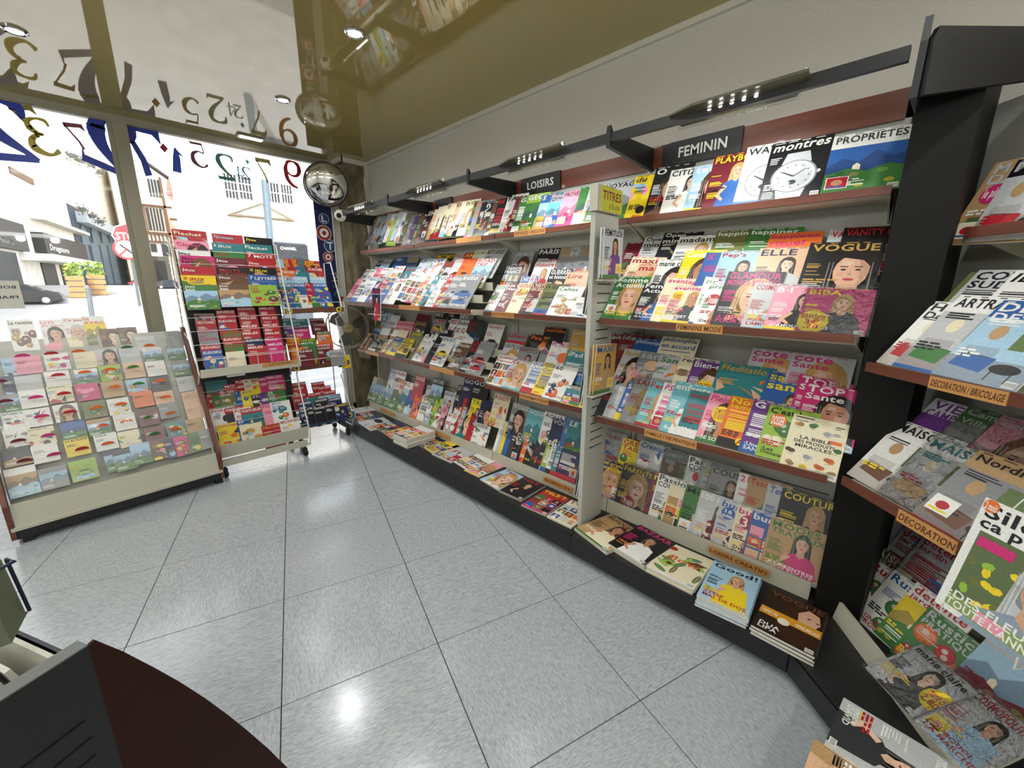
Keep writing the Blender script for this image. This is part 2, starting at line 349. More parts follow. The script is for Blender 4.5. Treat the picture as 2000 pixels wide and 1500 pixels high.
        A.ell(.5, .38, .37, .27, 'g', 3, 28); A.ell(.5, .38, .34, .25, 'w', 3.4, 28); A.ell(.5, .38, .3, .22, 'L' if q[0] != 'k' else 'k', 3.8, 28)
        for i in range(12): a = i*math.pi/6; A.ell(.5+.25*math.sin(a), .38+.183*math.cos(a), .014, .01, 'd' if q[0] != 'k' else 'w', 4.4, 6)
        A.P([(.49, .37), (.3, .46), (.31, .475), (.51, .39)], 'd', 5); A.P([(.49, .38), (.68, .49), (.69, .48), (.51, .37)], 'd', 5); A.ell(.88, .42, .04, .03, 'L', 3, 8); A.ell(.5, .28, .07, .04, 'd', 4.6)
        A.lines(.05, .72, 4, .22, 'w'); A.lines(.05, .14, 4, .2, 'w')
    elif k == 'g':
        n = 3; 
        for i in range(n):
            for j in range(3):
                x0 = .04+i*.32; y0 = .05+j*.23; c = C(R.choice('rbyGTfLpsBkoe')); A.rect(x0, y0, x0+.29, y0+.2, c, 2)
                if R.random() < .7: A.ell(x0+.15, y0+.12, .07, .05, SKIN[R.choice((0, 1, 2))], 3, 8); A.P([(x0+.04, y0), (x0+.1, y0+.07), (x0+.2, y0+.07), (x0+.26, y0)], R.choice('rkbwGp'), 3)
                A.rect(x0+.02, y0+.01, x0+.22, y0+.03, R.choice('ywr'), 4)
    elif k == 'a':
        for i in range(9):
            x, y = R.random(), R.uniform(0, .75); c = C(q[i % 3]) if q[i % 3] in LIN else C(R.choice('rbyGToLpsk'))
            A.P([(x+R.uniform(-.3, .3), y+R.uniform(-.2, .2)) for _ in range(3)], c, 2+.1*i) if i % 3 else A.ell(x, y, R.uniform(.08, .25), R.uniform(.05, .15), c, 2+.1*i)
        A.lines(.08, .7, 5, .35, fg)
    elif k == 'b':
        A.rect(0, 0, 1, .3, mixc(bg, 'e', .5), 1)
        for cx in (.25, .75):
            A.ell(cx, .25, .2, .14, 'k', 2, 18); A.ell(cx, .25, .17, .12, bg, 3, 18)
        A.P([(.25, .25), (.45, .42), (.7, .42), (.75, .25), (.68, .4), (.5, .26), (.46, .27), (.44, .38)], 'r', 4); A.head(.55, .62, .1, C('k'), SKIN[0], cloth); A.lines(.05, .7, 6, .3, fg)
    elif k == 'q':
        for i, (x, y) in enumerate([(.15, .82), (.42, .84), (.7, .76), (.12, .33), (.45, .27), (.8, .3), (.16, .12), (.42, .1), (.68, .16), (.88, .1), (.88, .5)]):
            c = C('DGLBLoTyoTG'[i]); 
            for j in range(3): A.ell(x+R.uniform(-.04, .04), y+R.uniform(-.02, .02), .065, .038, mixc(c, 'k', .2*j), 2+.1*j, 10)
            A.rect(x-.05, y-.06, x+.04, y-.054, 'd', 3)
        for i, tx in enumerate(('LA BIBLE', 'DES PRODUITS', 'MIRACLES')): A.text(tx, .14, .58-.075*i, .86, .635-.075*i, 'k', 6, True, 0, 1.4, .5)
        A.lines(.06, .95, 3, .4, 'd'); A.lines(.78, .9, 6, .16, 'd'); A.rect(.72, .6, .95, .66, 'o', 5)
    elif k == 'x':
        for i in range(10):
            x, y, a = R.uniform(.05, .95), R.uniform(.1, .95), R.uniform(0, 3.1); c = C(R.choice('GlGe')); A.ell(x, y, .16, .045, c, 2+.1*i, 14, a); A.ell(x, y, .15, .006, mixc(c, 'w', .5), 2.05+.1*i, 8, a)
        A.P([(.55, .62), (.75, .72), (.98, .7), (.85, .62), (.9, .5), (.7, .56)], 'B', 4); A.ell(.3, .38, .12, .08, 'l', 4); A.ell(.3, .38, .06, .04, 'M', 4.2); A.ell(.15, .85, .12, .06, 'r', 4); A.rect(0, 0, 1, .05, 'w', 4.4)
        A.text('flow', .2, .52, .85, .66, 'o', 6.5, True, .1)
    elif k == 'v':
        A.rect(.08, .05, 1, .74, srgb('5f7048'), 1)
        for i in range(26): A.ell(R.uniform(.1, 1), R.uniform(.1, .74), .06, .03, C(R.choice('eGly')), 1.2+.02*i, 7, R.uniform(0, 3))
        A.head(.72, .5, .17, C('L'), SKIN[0], srgb('8fa0ae'), 1); A.rect(.08, .05, 1, .16, srgb('8aa05a'), 6); A.rect(.35, .06, .6, .15, 'p', 6.2); A.rect(.1, .62, .42, .7, 'm', 6)
    elif k == 'z':
        A.P([(.3, .2), (.4, .75), (.7, .95), (1, .8), (1, .15), (.7, 0)], srgb('3a2214'), 1.5); A.P([(.62, .48), (.58, .7), (.72, .86), (.9, .8), (.95, .62), (.88, .5), (.8, .38), (.72, .4)], SKIN[0], 3)
        A.P([(.58, .7), (.7, .92), (.95, .84), (.98, .7), (.9, .8), (.72, .84)], srgb('1a100c'), 3.5); A.ell(.76, .66, .035, .012, 'k', 4, 8, .3); A.ell(.9, .64, .03, .012, 'k', 4, 8); A.ell(.82, .47, .06, .014, (.35, .06, .05), 4, 8)
        A.rect(0, .36, 1, .52, srgb('dc9a26'), 5); A.text('VOGUE  GQ', .04, .4, .3, .47, 'w', 5.5); A.text('OFFRE SPECIALE', .6, .39, .97, .45, 'w', 5.5)
    else: A.lines(.08, .7, 5, .5, fg)

# ------------------------------------------------------------------ magazines
ORD = ['first', 'second', 'third', 'fourth', 'fifth', 'sixth', 'seventh', 'eighth', 'ninth', 'tenth', 'eleventh', 'twelfth', 'thirteenth', 'fourteenth', 'fifteenth', 'sixteenth', 'seventeenth', 'eighteenth', 'nineteenth', 'twentieth', 'twenty-first', 'twenty-second', 'twenty-third', 'twenty-fourth', 'twenty-fifth', 'twenty-sixth', 'twenty-seventh', 'twenty-eighth', 'twenty-ninth', 'thirtieth']
class Frame:
    def __init__(s, u, n): s.u = Vector(u).normalized(); s.n = Vector(n).normalized()
FC = Frame((0, -1, 0), (1, 0, 0)); FD = Frame((-1, -1, 0), (1, -1, 0)); FW = Frame((1, 0, 0), (0, 1, 0))
def solve(fr, b, z, th, x, y):
    th = math.radians(th); s = fr.n*math.sin(th)+Vector((0, 0, math.cos(th))); d = ray(x, y); P0 = fr.n*b+Vector((0, 0, z-CH))
    A = np.array([[d[i], -fr.u[i], -s[i]] for i in range(3)]); t, a, l = np.linalg.solve(A, np.array([P0[i] for i in range(3)]))
    return a, l, s
STOCK = MB()
def busy(A, bg, fg, st, R):
    if st[0] in 'nqxzv': return
    for k in range(4): A.rect(.06+.22*k, .975, .06+.22*k+R.uniform(.08, .18), .985, fg, 5)
    if st[0] != 'g' and R.random() < .3:
        x = R.choice((.04, .66)); y = R.uniform(.05, .2); c = C(R.choice('wcyrLT')); A.rect(x, y, x+.3, y+.2, 'w', 6.0); A.rect(x+.012, y+.01, x+.288, y+.19, c, 6.1)
        A.ell(x+.15, y+.1, .08, .05, SKIN[R.choice((0, 1, 2))] if R.random() < .5 else C(R.choice('rGbBo')), 6.2, 10); A.rect(x+.03, y+.02, x+.25, y+.045, R.choice('kryb'), 6.2)
    c = R.choice('wykr'+fg); y = R.uniform(.26, .4)
    for k in range(R.choice((2, 3))):
        x = .05
        for _ in range(R.choice((2, 3))):
            wd = R.uniform(.06, .16); A.rect(x, y-.038*k, x+wd, y-.038*k+.024, c, 5.6); x += wd+.025
    if R.random() < .3: A.rect(0, 0, 1, R.uniform(.03, .07), R.choice('rybkmG'), 5.4)
def magazine(M, w, h, t, bg, fg, title, st, rnd, label, group, cat='magazine', name='magazine', head=None, hc='w', stick=None, plastic=False, detail=2, bend=None, tcol=None, edge=None, pale=0):
    """M: matrix with origin at the lower left of the front cover, x right, y up, z outwards"""
    e = C(edge) if edge else srgb('dcd8cc')
    bm = MB(); mc = C(bg)
    def tr(x, y, z): return (x, y, z) if bend is None else bend(x, y, z)
    ny = 1 if bend is None else 6
    for i in range(ny):
        y0, y1 = h*i/ny, h*(i+1)/ny
        bm.hexa([tr(0, y0, -t), tr(w, y0, -t), tr(w, y0, 0), tr(0, y0, 0), tr(0, y1, -t), tr(w, y1, -t), tr(w, y1, 0), tr(0, y1, 0)], e)
    root = bm.build(name, 'printed_paper', None)
    root.matrix_world = M
    A = Art(w, h, bg, rnd)
    if bend is not None:
        A.p = []
        for i in range(8): A.rect(0, i/8, 1, (i+1)/8, bg, 0)
    style(A, st, bg, fg, rnd)
    if detail > 0: busy(A, bg, fg, st, rnd)
    if title:
        T = title.replace('_', ' ')
        if '/' in T:
            a, b2 = T.split('/'); A.text(a, .05, .86, .95, .97, fg); A.text(b2, .05, .74, .95, .84, fg)
        else: A.text(T, .05, .845, .95, .96, fg, shear=.2 if rnd.random() < .2 else 0)
    if head:
        hs = head.replace('_', ' ').split('/')
        for i, x in enumerate(hs): A.text(x, .08, .06+.075*(len(hs)-1-i), .92, .125+.075*(len(hs)-1-i), hc, 6.5, maxasp=1.2)
    if detail > 1: A.rect(.84, .02, .97, .09, 'w', 5.5); [A.rect(.85+.017*i, .03, .858+.017*i, .08, 'k', 6) for i in range(7)]
    if pale: A.p = [(q, mixc(c, 'w', pale), l) for q, c, l in A.p]
    cm = MB(); A.emit(cm, 0, bend)
    cm.poly([tr(0, 0, -t-.0001), tr(0, h, -t-.0001), tr(w, h, -t-.0001), tr(w, 0, -t-.0001)], bg)
    cm.poly([tr(-.0002, 0, -t), tr(-.0002, 0, .0001), tr(-.0002, h, .0001), tr(-.0002, h, -t)], mixc(bg, 'w', .25))
    cm.build('cover', 'printed_paper', root, local=True)
    if stick:
        sx, sy, sr, sc, tx = stick; S = Art(w, h, 'w', rnd); S.p = []
        S.ell(sx, sy, sr, sr*w/h, sc, 7, 20)
        ls = tx.replace('_', ' ').split('/')
        for i, x in enumerate(ls):
            S.text(x, sx-sr*.75, sy+sr*.7*w/h*(1-2*(i+1)/len(ls))+.003, sx+sr*.75, sy+sr*.7*w/h*(1-2*i/len(ls))-.008, 'r' if sc == 'y' else 'w', 8, align=.5)
        sm = MB(); S.emit(sm, .0004); o = sm.build('sticker', 'printed_paper', root, local=True)
        o['label'] = ('yellow' if sc == 'y' else 'red')+' round price sticker'
    if plastic:
        pm = MB(); g = .006; n = 7
        for i in range(n):
            for j in range(n):
                def q(a, b): 
                    x = -g*1.5+(w+3*g)*a/n; y = -g+(h+4*g)*b/n
                    return (x, y, .0022+.0016*math.sin(a*2.1+b*1.3)*math.sin(b*1.9))
                pm.poly([q(i, j), q(i+1, j), q(i+1, j+1), q(i, j+1)], 'w')
        pm.build('plastic_wrap', 'cellophane', root, local=True, smooth=True)
    return tag(root, label, cat, group)
def parse(item):
    p = item.split(); d = dict(x=float(p[0]), y=float(p[1]), bg=p[2][0], fg=p[2][1], title='' if p[3] == '-' else p[3], st=p[4]); 
    for o in p[5:]:
        if o[0] == '|': d['head'] = o[2:]; d['hc'] = o[1]
        elif o[0] == '*': c, sx, sy, sr, tx = o[1:].split(',', 4); d['stick'] = (float(sx), float(sy), float(sr), c, tx)
        elif o == 'p': d['plastic'] = True
        elif o[0] == 'w': d['w'] = float(o[1:])/1000
        elif o[0] == 'h': d['h'] = float(o[1:])/1000
        elif o[0] == 't': d['t'] = float(o[1:])/1000
    return d
def phrase(d, i, n, row, kind='magazine'):
    a = PAL[d['bg']][0]; b = PAL[d['fg']][0]; nn = NOUN.get(d['st'][0], 'picture')
    k = ORD[min(i, 29)]
    tt = f'{b} title and {nn}' if d['title'] else f'{b} print and {nn}'
    return f"{a} {kind} with {tt}, {k} from left, {row}"
def row(fr, b, z, th, text, rowname, w=.205, h=.275, front=False, kind='magazine', name='magazine', detail=2, t=.005, base_l=0, bendf=None, cat='magazine', stuff=False, pale=0):
    items = [parse(i) for i in text.strip().split(';') if i.strip()]
    n = len(items); sol = [solve(fr, b, z, th, d['x'], d['y']) for d in items]
    for i, d in enumerate(items):
        a, l, s = sol[i]
        gap = (sol[i+1][0]-a) if i+1 < n else .12
        gap = abs(gap) if abs(gap) > .008 else .008
        ww = d.get('w', w); hh = d.get('h', h); tt = d.get('t', t)
        if gap < .02: tt = min(tt, gap*.35)
        phi = math.atan(min(.36, (tt+.0015)/gap))
        if gap > ww: phi = .02
        if front and 'h' not in d: hh = max(.11, min(l-base_l, .31))
        bk = fr.n*math.cos(math.radians(th))-Vector((0, 0, math.sin(math.radians(th))))
        xx = fr.u*math.cos(phi)+bk*math.sin(phi); zz = xx.cross(s)
        P = fr.n*b+Vector((0, 0, z))+fr.u*a+s*(l-hh)
        M = Matrix(((xx.x, s.x, zz.x, P.x), (xx.y, s.y, zz.y, P.y), (xx.z, s.z, zz.z, P.z), (0, 0, 0, 1)))
        rn = random.Random(int(d['x']*31+d['y']*7))
        if stuff:
            q = MB(); q.box((0, 0, -tt), (ww, hh, 0), mixc(d['bg'], 'w', .1)); A = Art(ww, hh, d['bg'], rn); style(A, d['st'], d['bg'], d['fg'], rn)
            if d['title']: A.text(d['title'].replace('_', ' ').replace('/', ' '), .05, .83, .95, .965, d['fg'])
            A.emit(q); k0 = len(STOCK.v); STOCK.v += [tuple(M @ Vector(v)) for v in q.v]; STOCK.f += [tuple(k0+j for j in f) for f in q.f]; STOCK.c += q.c
            continue
        bend = None
        if bendf: bend = bendf(ww, hh, rn)
        magazine(M, ww, hh, tt, d['bg'], d['fg'], d['title'], d['st'], rn, phrase(d, i, n, rowname, kind), f'{kind}s, {rowname}', cat=cat, name=name,
                 head=d.get('head'), hc=d.get('hc', 'w'), stick=d.get('stick'), plastic=d.get('plastic', False), detail=detail, bend=bend, pale=pale)
# ------------------------------------------------------------------ the setting
ZC = 2.855; XW = 2.40; YW = 4.93; WX0 = -3.2; YB = -3.4
fl = MB(); fl.box((WX0, YB, -.06), (XW+.1, YW+.1, -.004)); floor = struct('floor', fl, 'joint')
TA = math.radians(17.46); ta = Vector((math.sin(TA), math.cos(TA), 0)); tb = Vector((math.cos(TA), -math.sin(TA), 0)); T0 = onz(855, 1256, 0)
tm = MB(); g = .0016; S = .6
tm.hexa([(-S/2+g, -S/2+g, -.004), (S/2-g, -S/2+g, -.004), (S/2-g, S/2-g, -.004), (-S/2+g, S/2-g, -.004), (-S/2+g+.0006, -S/2+g+.0006, 0), (S/2-g-.0006, -S/2+g+.0006, 0), (S/2-g-.0006, S/2-g-.0006, 0), (-S/2+g+.0006, S/2-g-.0006, 0)])
base = tm.build('tile', 'vinyl_tile', floor, local=True)
first = True
for i in range(-7, 9):
    for j in range(-7, 9):
        c = T0+ta*(i+.5)*S+tb*(j+.5)*S
        if not (WX0+.35 < c.x < XW-.2 and YB+.35 < c.y < YW-.15): continue
        if c.x < -1.6 and c.y < 1.5: continue
        o = base if first else base.copy(); 
        if not first: COL.objects.link(o)
        first = False
        o.parent = floor; o.location = c; o.rotation_euler = (0, 0, -TA+(math.pi/2 if (i+j) % 2 else 0))
ce = MB(); ce.box((WX0, YB, ZC), (XW+.1, YW+.08, ZC+.1)); struct('ceiling', ce, 'ceiling_foil')
wl_ = MB(); wl_.box((XW, YB, 0), (XW+.1, YW+.08, ZC)); struct('wall_right', wl_, 'wallpaper')
wl_ = MB(); wl_.box((WX0-.1, YB-.1, 0), (XW+.1, YB, ZC)); struct('wall_back', wl_, 'plain_wall')
wl_ = MB(); wl_.box((WX0-.1, YB, 0), (WX0, YW+.08, ZC)); struct('wall_left', wl_, 'plain_wall')
tr = MB(); tr.box((XW-.022, YB, ZC-.03), (XW, 4.69, ZC)); tr.box((2.10, 4.655, ZC-.045), (XW, 4.69, ZC)); tr.box((2.08, 4.655, ZC-.045), (2.115, YW, ZC))
struct('trim_1', tr, 'trim_white')
# rough stone pier in the window corner
pr = MB(); R2 = random.Random(3); nz_ = 26
for (a, b_) in (((2.17, 4.70), (2.37, 4.70)), ((2.12, 4.93), (2.17, 4.70))):
    for k in range(nz_):
        for q in range(6):
            def P(i, j, rs={}):
                key = (a, i, j)
                t = i/6; x = a[0]+(b_[0]-a[0])*t; y = a[1]+(b_[1]-a[1])*t
                rr = random.Random(hash((round(x, 3), round(y, 3), j))); 
                return (x+rr.uniform(-.012, .004), y+rr.uniform(-.014, .006), ZC*j/nz_)
            pr.poly([P(q, k), P(q+1, k), P(q+1, k+1), P(q, k+1)])
struct('trim_2', pr, 'stone', smooth=True)
tr = MB(); tr.box((2.365, 4.66, 0), (2.399, 4.69, ZC-.045)); struct('trim_3', tr, 'trim_white')
# window: head rail, mullions, jamb, sill, panes
def win_frame():
    f = MB(); f.box((WX0, 4.885, 2.805), (2.06, 4.98, ZC), 'w'); f.box((WX0, 4.90, 2.80), (2.06, 4.96, 2.806)); return f
wf = win_frame().build('window_1', 'frame_alu', None); wf['kind'] = 'structure'
def part(mb, name, m, parent, label=None, smooth=False):
    o = mb.build(name, m, parent, smooth)
    if label: o['label'] = label
    return o
def boxpart(a, b, name, m, parent, label=None):
    mb = MB(); mb.box(a, b); return part(mb, name, m, parent, label)
for x in (.335, -1.35, -2.9):
    mb = MB(); mb.box((x, 4.87, .1), (x+.092, 4.97, 2.805)); mb.box((x-.03, 4.91, .1), (x, 4.95, 2.80)); part(mb, 'mullion', 'frame_alu', wf)
boxpart((2.03, 4.86, .0), (2.12, 4.97, 2.805), 'window_jamb', 'trim_white', wf)
boxpart((WX0, 4.86, -.05), (2.12, 5.0, .10), 'window_sill', 'trim_white', wf)
for a, b in ((.43, 2.03), (-1.26, .335), (-2.81, -1.35)): boxpart((a, 4.925, .1), (b, 4.931, 2.80), 'pane', 'window_glass', wf)
# digits stuck on the glass, seen from inside so mirrored
DIG = {'2': ([(.12, .75), (.15, .93), (.45, 1), (.75, .93), (.8, .72), (.62, .45), (.3, .2), (.1, .03)], [.05, .09, .04, .1, .16, .1, .05, .04], [[(.08, 0), (.88, 0), (.95, .28), (.86, .13), (.22, .12)]]),
 '3': ([(.15, .8), (.2, .95), (.45, 1), (.7, .93), (.72, .75), (.55, .6), (.4, .56), (.6, .54), (.8, .4), (.82, .2), (.6, .04), (.35, 0), (.12, .12)], [.05, .07, .04, .09, .14, .07, .03, .06, .12, .17, .1, .05, .1], []),
 '7': ([(.85, .92), (.65, .6), (.45, .3), (.35, 0)], [.045, .05, .06, .07], [[(.04, .68), (.1, 1), (.9, 1), (.88, .82), (.24, .84), (.12, .75)]]),
 '1': ([(.55, 1), (.5, .6), (.5, .0)], [.06, .22, .26], [[(.15, .7), (.55, 1), (.6, .85), (.4, .75)]]),
 '5': ([(.3, .93), (.24, .6), (.5, .63), (.78, .5), (.8, .22), (.55, .02), (.3, .0), (.12, .12)], [.04, .04, .04, .11, .15, .07, .04, .09], [[(.26, 1), (.8, 1), (.9, 1.1), (.85, .9), (.27, .9)]]),
 '4': ([(.6, 1), (.35, .65), (.08, .3), (.9, .3)], [.05, .05, .06, .05], [[(.55, 0), (.55, 1), (.7, 1), (.7, 0)]]),
 '9': ([(.85, .7), (.72, .95), (.45, 1), (.2, .9), (.15, .68), (.3, .48), (.6, .46), (.83, .62), (.85, .7), (.82, .35), (.6, .1), (.3, 0)], [.12, .08, .04, .12, .15, .08, .04, .08, .14, .13, .09, .04], [])}
def stroke(pts, ws):
    out = []; n = len(pts)
    for k in range(n-1):
        (x0, y0), (x1, y1) = pts[k], pts[k+1]; L = math.hypot(x1-x0, y1-y0) or 1; nx, ny = -(y1-y0)/L, (x1-x0)/L
        a, b = ws[k]*.68, ws[k+1]*.68
        out.append([(x0+nx*a, y0+ny*a), (x0-nx*a, y0-ny*a), (x1-nx*b, y1-ny*b), (x1+nx*b, y1+ny*b)])
        if 0 < k: out.append([(x0+ws[k]*.68*math.cos(t), y0+ws[k]*.68*math.sin(t)) for t in [i*math.pi/4 for i in range(8)]])
    return out
def smooth_(pts, ws, n=4):
    P, W = [], []
    m = len(pts)
    for i in range(m-1):
        p = [pts[max(i-1, 0)], pts[i], pts[i+1], pts[min(i+2, m-1)]]
        for k in range(n):
            t = k/n; c = [.5*(2*p[1][a]+(p[2][a]-p[0][a])*t+(2*p[0][a]-5*p[1][a]+4*p[2][a]-p[3][a])*t*t+(3*p[1][a]-p[0][a]-3*p[2][a]+p[3][a])*t**3) for a in (0, 1)]
            P.append(tuple(c)); W.append(ws[i]*(1-t)+ws[i+1]*t)
    P.append(pts[-1]); W.append(ws[-1]); return P, W
def sticker_digit(ch, px, py, hgt, col, cname, rot=0, where=''):
    c = ony(px, py+5, 4.921); mb = MB(); ps = []
    if ch == 'D': ps = [[(.5, 0), (1, .5), (.5, 1), (0, .5)]]
    else:
        s0, w0, ex = DIG[ch]; kk = 1.7 if 'large blue' in cname else 1.15; sp, sw = (s0, w0) if ch in '71' else smooth_(s0, w0); sw = [q*kk for q in sw]; ps = stroke(sp, sw)+ex
    cr_, sr_ = math.cos(rot), math.sin(rot)
    for k, q in enumerate(ps):
        pts = []
        for x, y in q:
            u_, v_ = -(x-.5)*hgt*.75, (y-.5)*hgt
            pts.append((c.x+u_*cr_-v_*sr_, c.y-.0002*(k % 5), c.z+u_*sr_+v_*cr_))
        mb.poly(pts, col)
    nm = 'diamond_sticker' if ch == 'D' else 'digit_sticker'
    o = mb.build(nm, 'printed_paper', None)
    tag(o, f'{cname} {"diamond" if ch=="D" else "mirrored digit "+ch} stuck on the shop window {where}', 'sticker', 'coloured stickers along the window top')
for a in (('2', 8, 250, .40, '2438a0', 'large blue', .1, 'at far left'), ('7', 52, 232, .21, '8a7c38', 'olive', .2, 'above the yellow three'), ('3', 80, 262, .24, 'b3a030', 'yellow', .15, 'left of red seven'), ('7', 149, 261, .18, '7a3038', 'red', .1, 'left of the mullion'),
          ('2', 212, 278, .40, '2438a0', 'large blue', -.35, 'behind the mullion'), ('7', 274, 286, .40, '2438a0', 'large blue', -.1, 'right of the mullion'), ('D', 320, 284, .075, 'a3203c', 'red', 0, 'right of the blue seven'), ('1', 345, 308, .20, '2a48b0', 'blue', -.1, 'right of red diamond'),
          ('5', 388, 297, .20, '5a3038', 'brown', 0, 'right of blue one'), ('2', 440, 322, .22, '1f5a50', 'green', 0, 'above the white town hall'), ('D', 483, 311, .05, '1f6a68', 'teal', 0, 'above the small twenty-four'), ('4', 468, 332, .11, '35607a', 'small teal', 0, 'before small two'), ('2', 481, 334, .11, '35607a', 'small teal', 0, 'after small four'),
          ('7', 515, 328, .22, '6a6238', 'olive', 0, 'left of large red nine'), ('9', 572, 336, .25, 'a3202c', 'large red', 0, 'beside the blue banner')):
    sticker_digit(*a)
# paper notice on the glass, mirrored
def placard():
    c = ony(22, 574, 4.92); a, b_ = ony(0, 548, 4.92), ony(50, 602, 4.92); mb = MB(); mb.box((a.x-.1, 4.915, b_.z), (b_.x, 4.919, a.z), 'cfcfc4')
    o = mb.build('window_notice', 'painted', None); tag(o, 'white paper notice with mirrored capitals on the window above cards', 'notice')
    tx = MB()
    for t, z in (('BOISSONS', .72), ('FRAICHES', .36)):
        for q in fit(t, 0, 0, .30, .022, True):
            tx.poly([(b_.x-.02-x, 4.9143, b_.z+(a.z-b_.z)*z+y) for x, y in q], 'd')
    tx.build('lettering', 'painted', o)
placard()
# downlights
FILL_PW = 26  # strength of the unseen fill tubes added below
mat('fill_glow', 'w', .5, emis=('w', 6))
def downlight(x, y, label, pw=16):
    t = thing('downlight', label, 'ceiling light', (x, y, ZC), 'round recessed ceiling spotlights')
    mb = MB(); mb.lathe([(.052, 0), (.052, -.006), (.044, -.012), (.036, -.006), (.036, 0)], (x, y, ZC-.0005), n=24); part(mb, 'ring', 'chrome', t, smooth=True)
    mb = MB(); mb.lathe([(.034, -.003), (.026, -.008), (.012, -.010)], (x, y, ZC), n=16); part(mb, 'lamp', 'led', t, smooth=True)
    l = bpy.data.lights.new('spot', 'SPOT'); l.energy = pw; l.spot_size = math.radians(165); l.spot_blend = .8; l.shadow_soft_size = .035; l.color = (.98, .99, 1)
    o = bpy.data.objects.new('spot', l); COL.objects.link(o); o.parent = t; o.location = (0, 0, -.03)
downlight(1.231, 2.433, 'round chrome ceiling spotlight over the middle of the shop floor')
downlight(-.062, 3.726, 'round chrome ceiling spotlight nearest the window at far left')
downlight(1.225, 3.605, 'round chrome ceiling spotlight in front of the puzzle racks')
for x, y, p in ((1.2, 1.2, 'above the magazine aisle'), (-.1, 2.5, 'above the card aisle'), (-.1, 1.2, 'above the curved counter'), (1.2, 0, 'behind the viewer'), (-.1, -.2, 'above the till side'), (-1.5, 2.5, 'above the left aisle'), (-1.5, .5, 'over the left back'), (-1.5, -1.6, 'in the far back corner'), (.3, -1.8, 'over the back aisle'), (1.6, -1.6, 'over the back right')):
    downlight(x, y, f'round chrome ceiling spotlight {p}', 12)
for k, (x, y) in enumerate(((-.7, -1.3), (1.1, -1.9), (-2.0, .2), (-1.9, 2.9))):  # suspended fill tubes, added out of view to brighten the interior
    t = thing('added_fill_lamp', f'long white fill tube added out of view {("behind the viewer", "in the back right", "over the left aisle", "over the far left aisle")[k]}', 'ceiling light', (x, y, 2.35))
    mb = MB(); mb.lathe([(.02, 0), (.032, .01), (.032, 1.19), (.02, 1.2)], (x-.6, y, 2.35), (1, 0, 0), 14); part(mb, 'tube', 'fill_glow', t, smooth=True)
    mb = MB(); [mb.tube([(x+s, y, 2.38), (x+s, y, ZC)], .003) for s in (-.5, .5)]; mb.box((x-.6, y-.02, 2.378), (x+.6, y+.02, 2.40)); part(mb, 'hanger', 'plastic_white', t)
    for s in (-.4, 0, .4):
        l = bpy.data.lights.new('fill_light', 'POINT'); l.energy = FILL_PW/3; l.shadow_soft_size = .05; l.color = (.95, .98, 1); o = bpy.data.objects.new('fill_light', l); COL.objects.link(o); o.parent = t; o.location = (s, 0, -.06)
t = thing('ceiling_lamp', 'small rectangular white lamp under the ceiling by the window', 'ceiling light', (1.26, 4.66, ZC))
boxpart((1.16, 4.63, ZC-.014), (1.38, 4.71, ZC-.0005), 'housing', 'frame_alu', t); mb = MB(); mb.box((1.18, 4.64, ZC-.016), (1.36, 4.70, ZC-.0141)); part(mb, 'diffuser', 'led', t)

# ------------------------------------------------------------------ gondola bays
PITCH = 1.062; Y0 = .148
def qarc(x0, x1, z, dz, n=8):   # quarter arc bracket outline in (x,z): top edge flat, belly curve
    return [(x0, z)]+[(x0+(x1-x0)*math.sin(i/n*math.pi/2)**.9, z-dz*math.sin(i/n*math.pi/2)) for i in range(1, n+1)]+[(x1, z)]
def label_strip(parent, o, u, n, a0, a1, b, z0, z1, txt, col='tan_label', tc='5c3210'):
    o = Vector(o); u = Vector(u); n = Vector(n)
    mb = MB(); P = lambda a, bb, z: tuple(o+u*a+n*bb+Vector((0, 0, z)))
    mb.hexa([P(a0, b-.003, z0), P(a1, b-.003, z0), P(a1, b, z0), P(a0, b, z0), P(a0, b-.003, z1), P(a1, b-.003, z1), P(a1, b, z1), P(a0, b, z1)])
    l = mb.build('label_strip', col, parent); l['label'] = 'orange label strip reading '+txt.lower()
    if txt:
        tx = MB(); W = a1-a0; H = z1-z0
        for q in fit(txt, .03*W, .24*H, .97*W, .78*H, True, .15, 1.7, .5): tx.poly([P(a0+x, b-.0034, z0+y) for x, y in q], tc)
        tx.build('lettering', 'painted', parent)
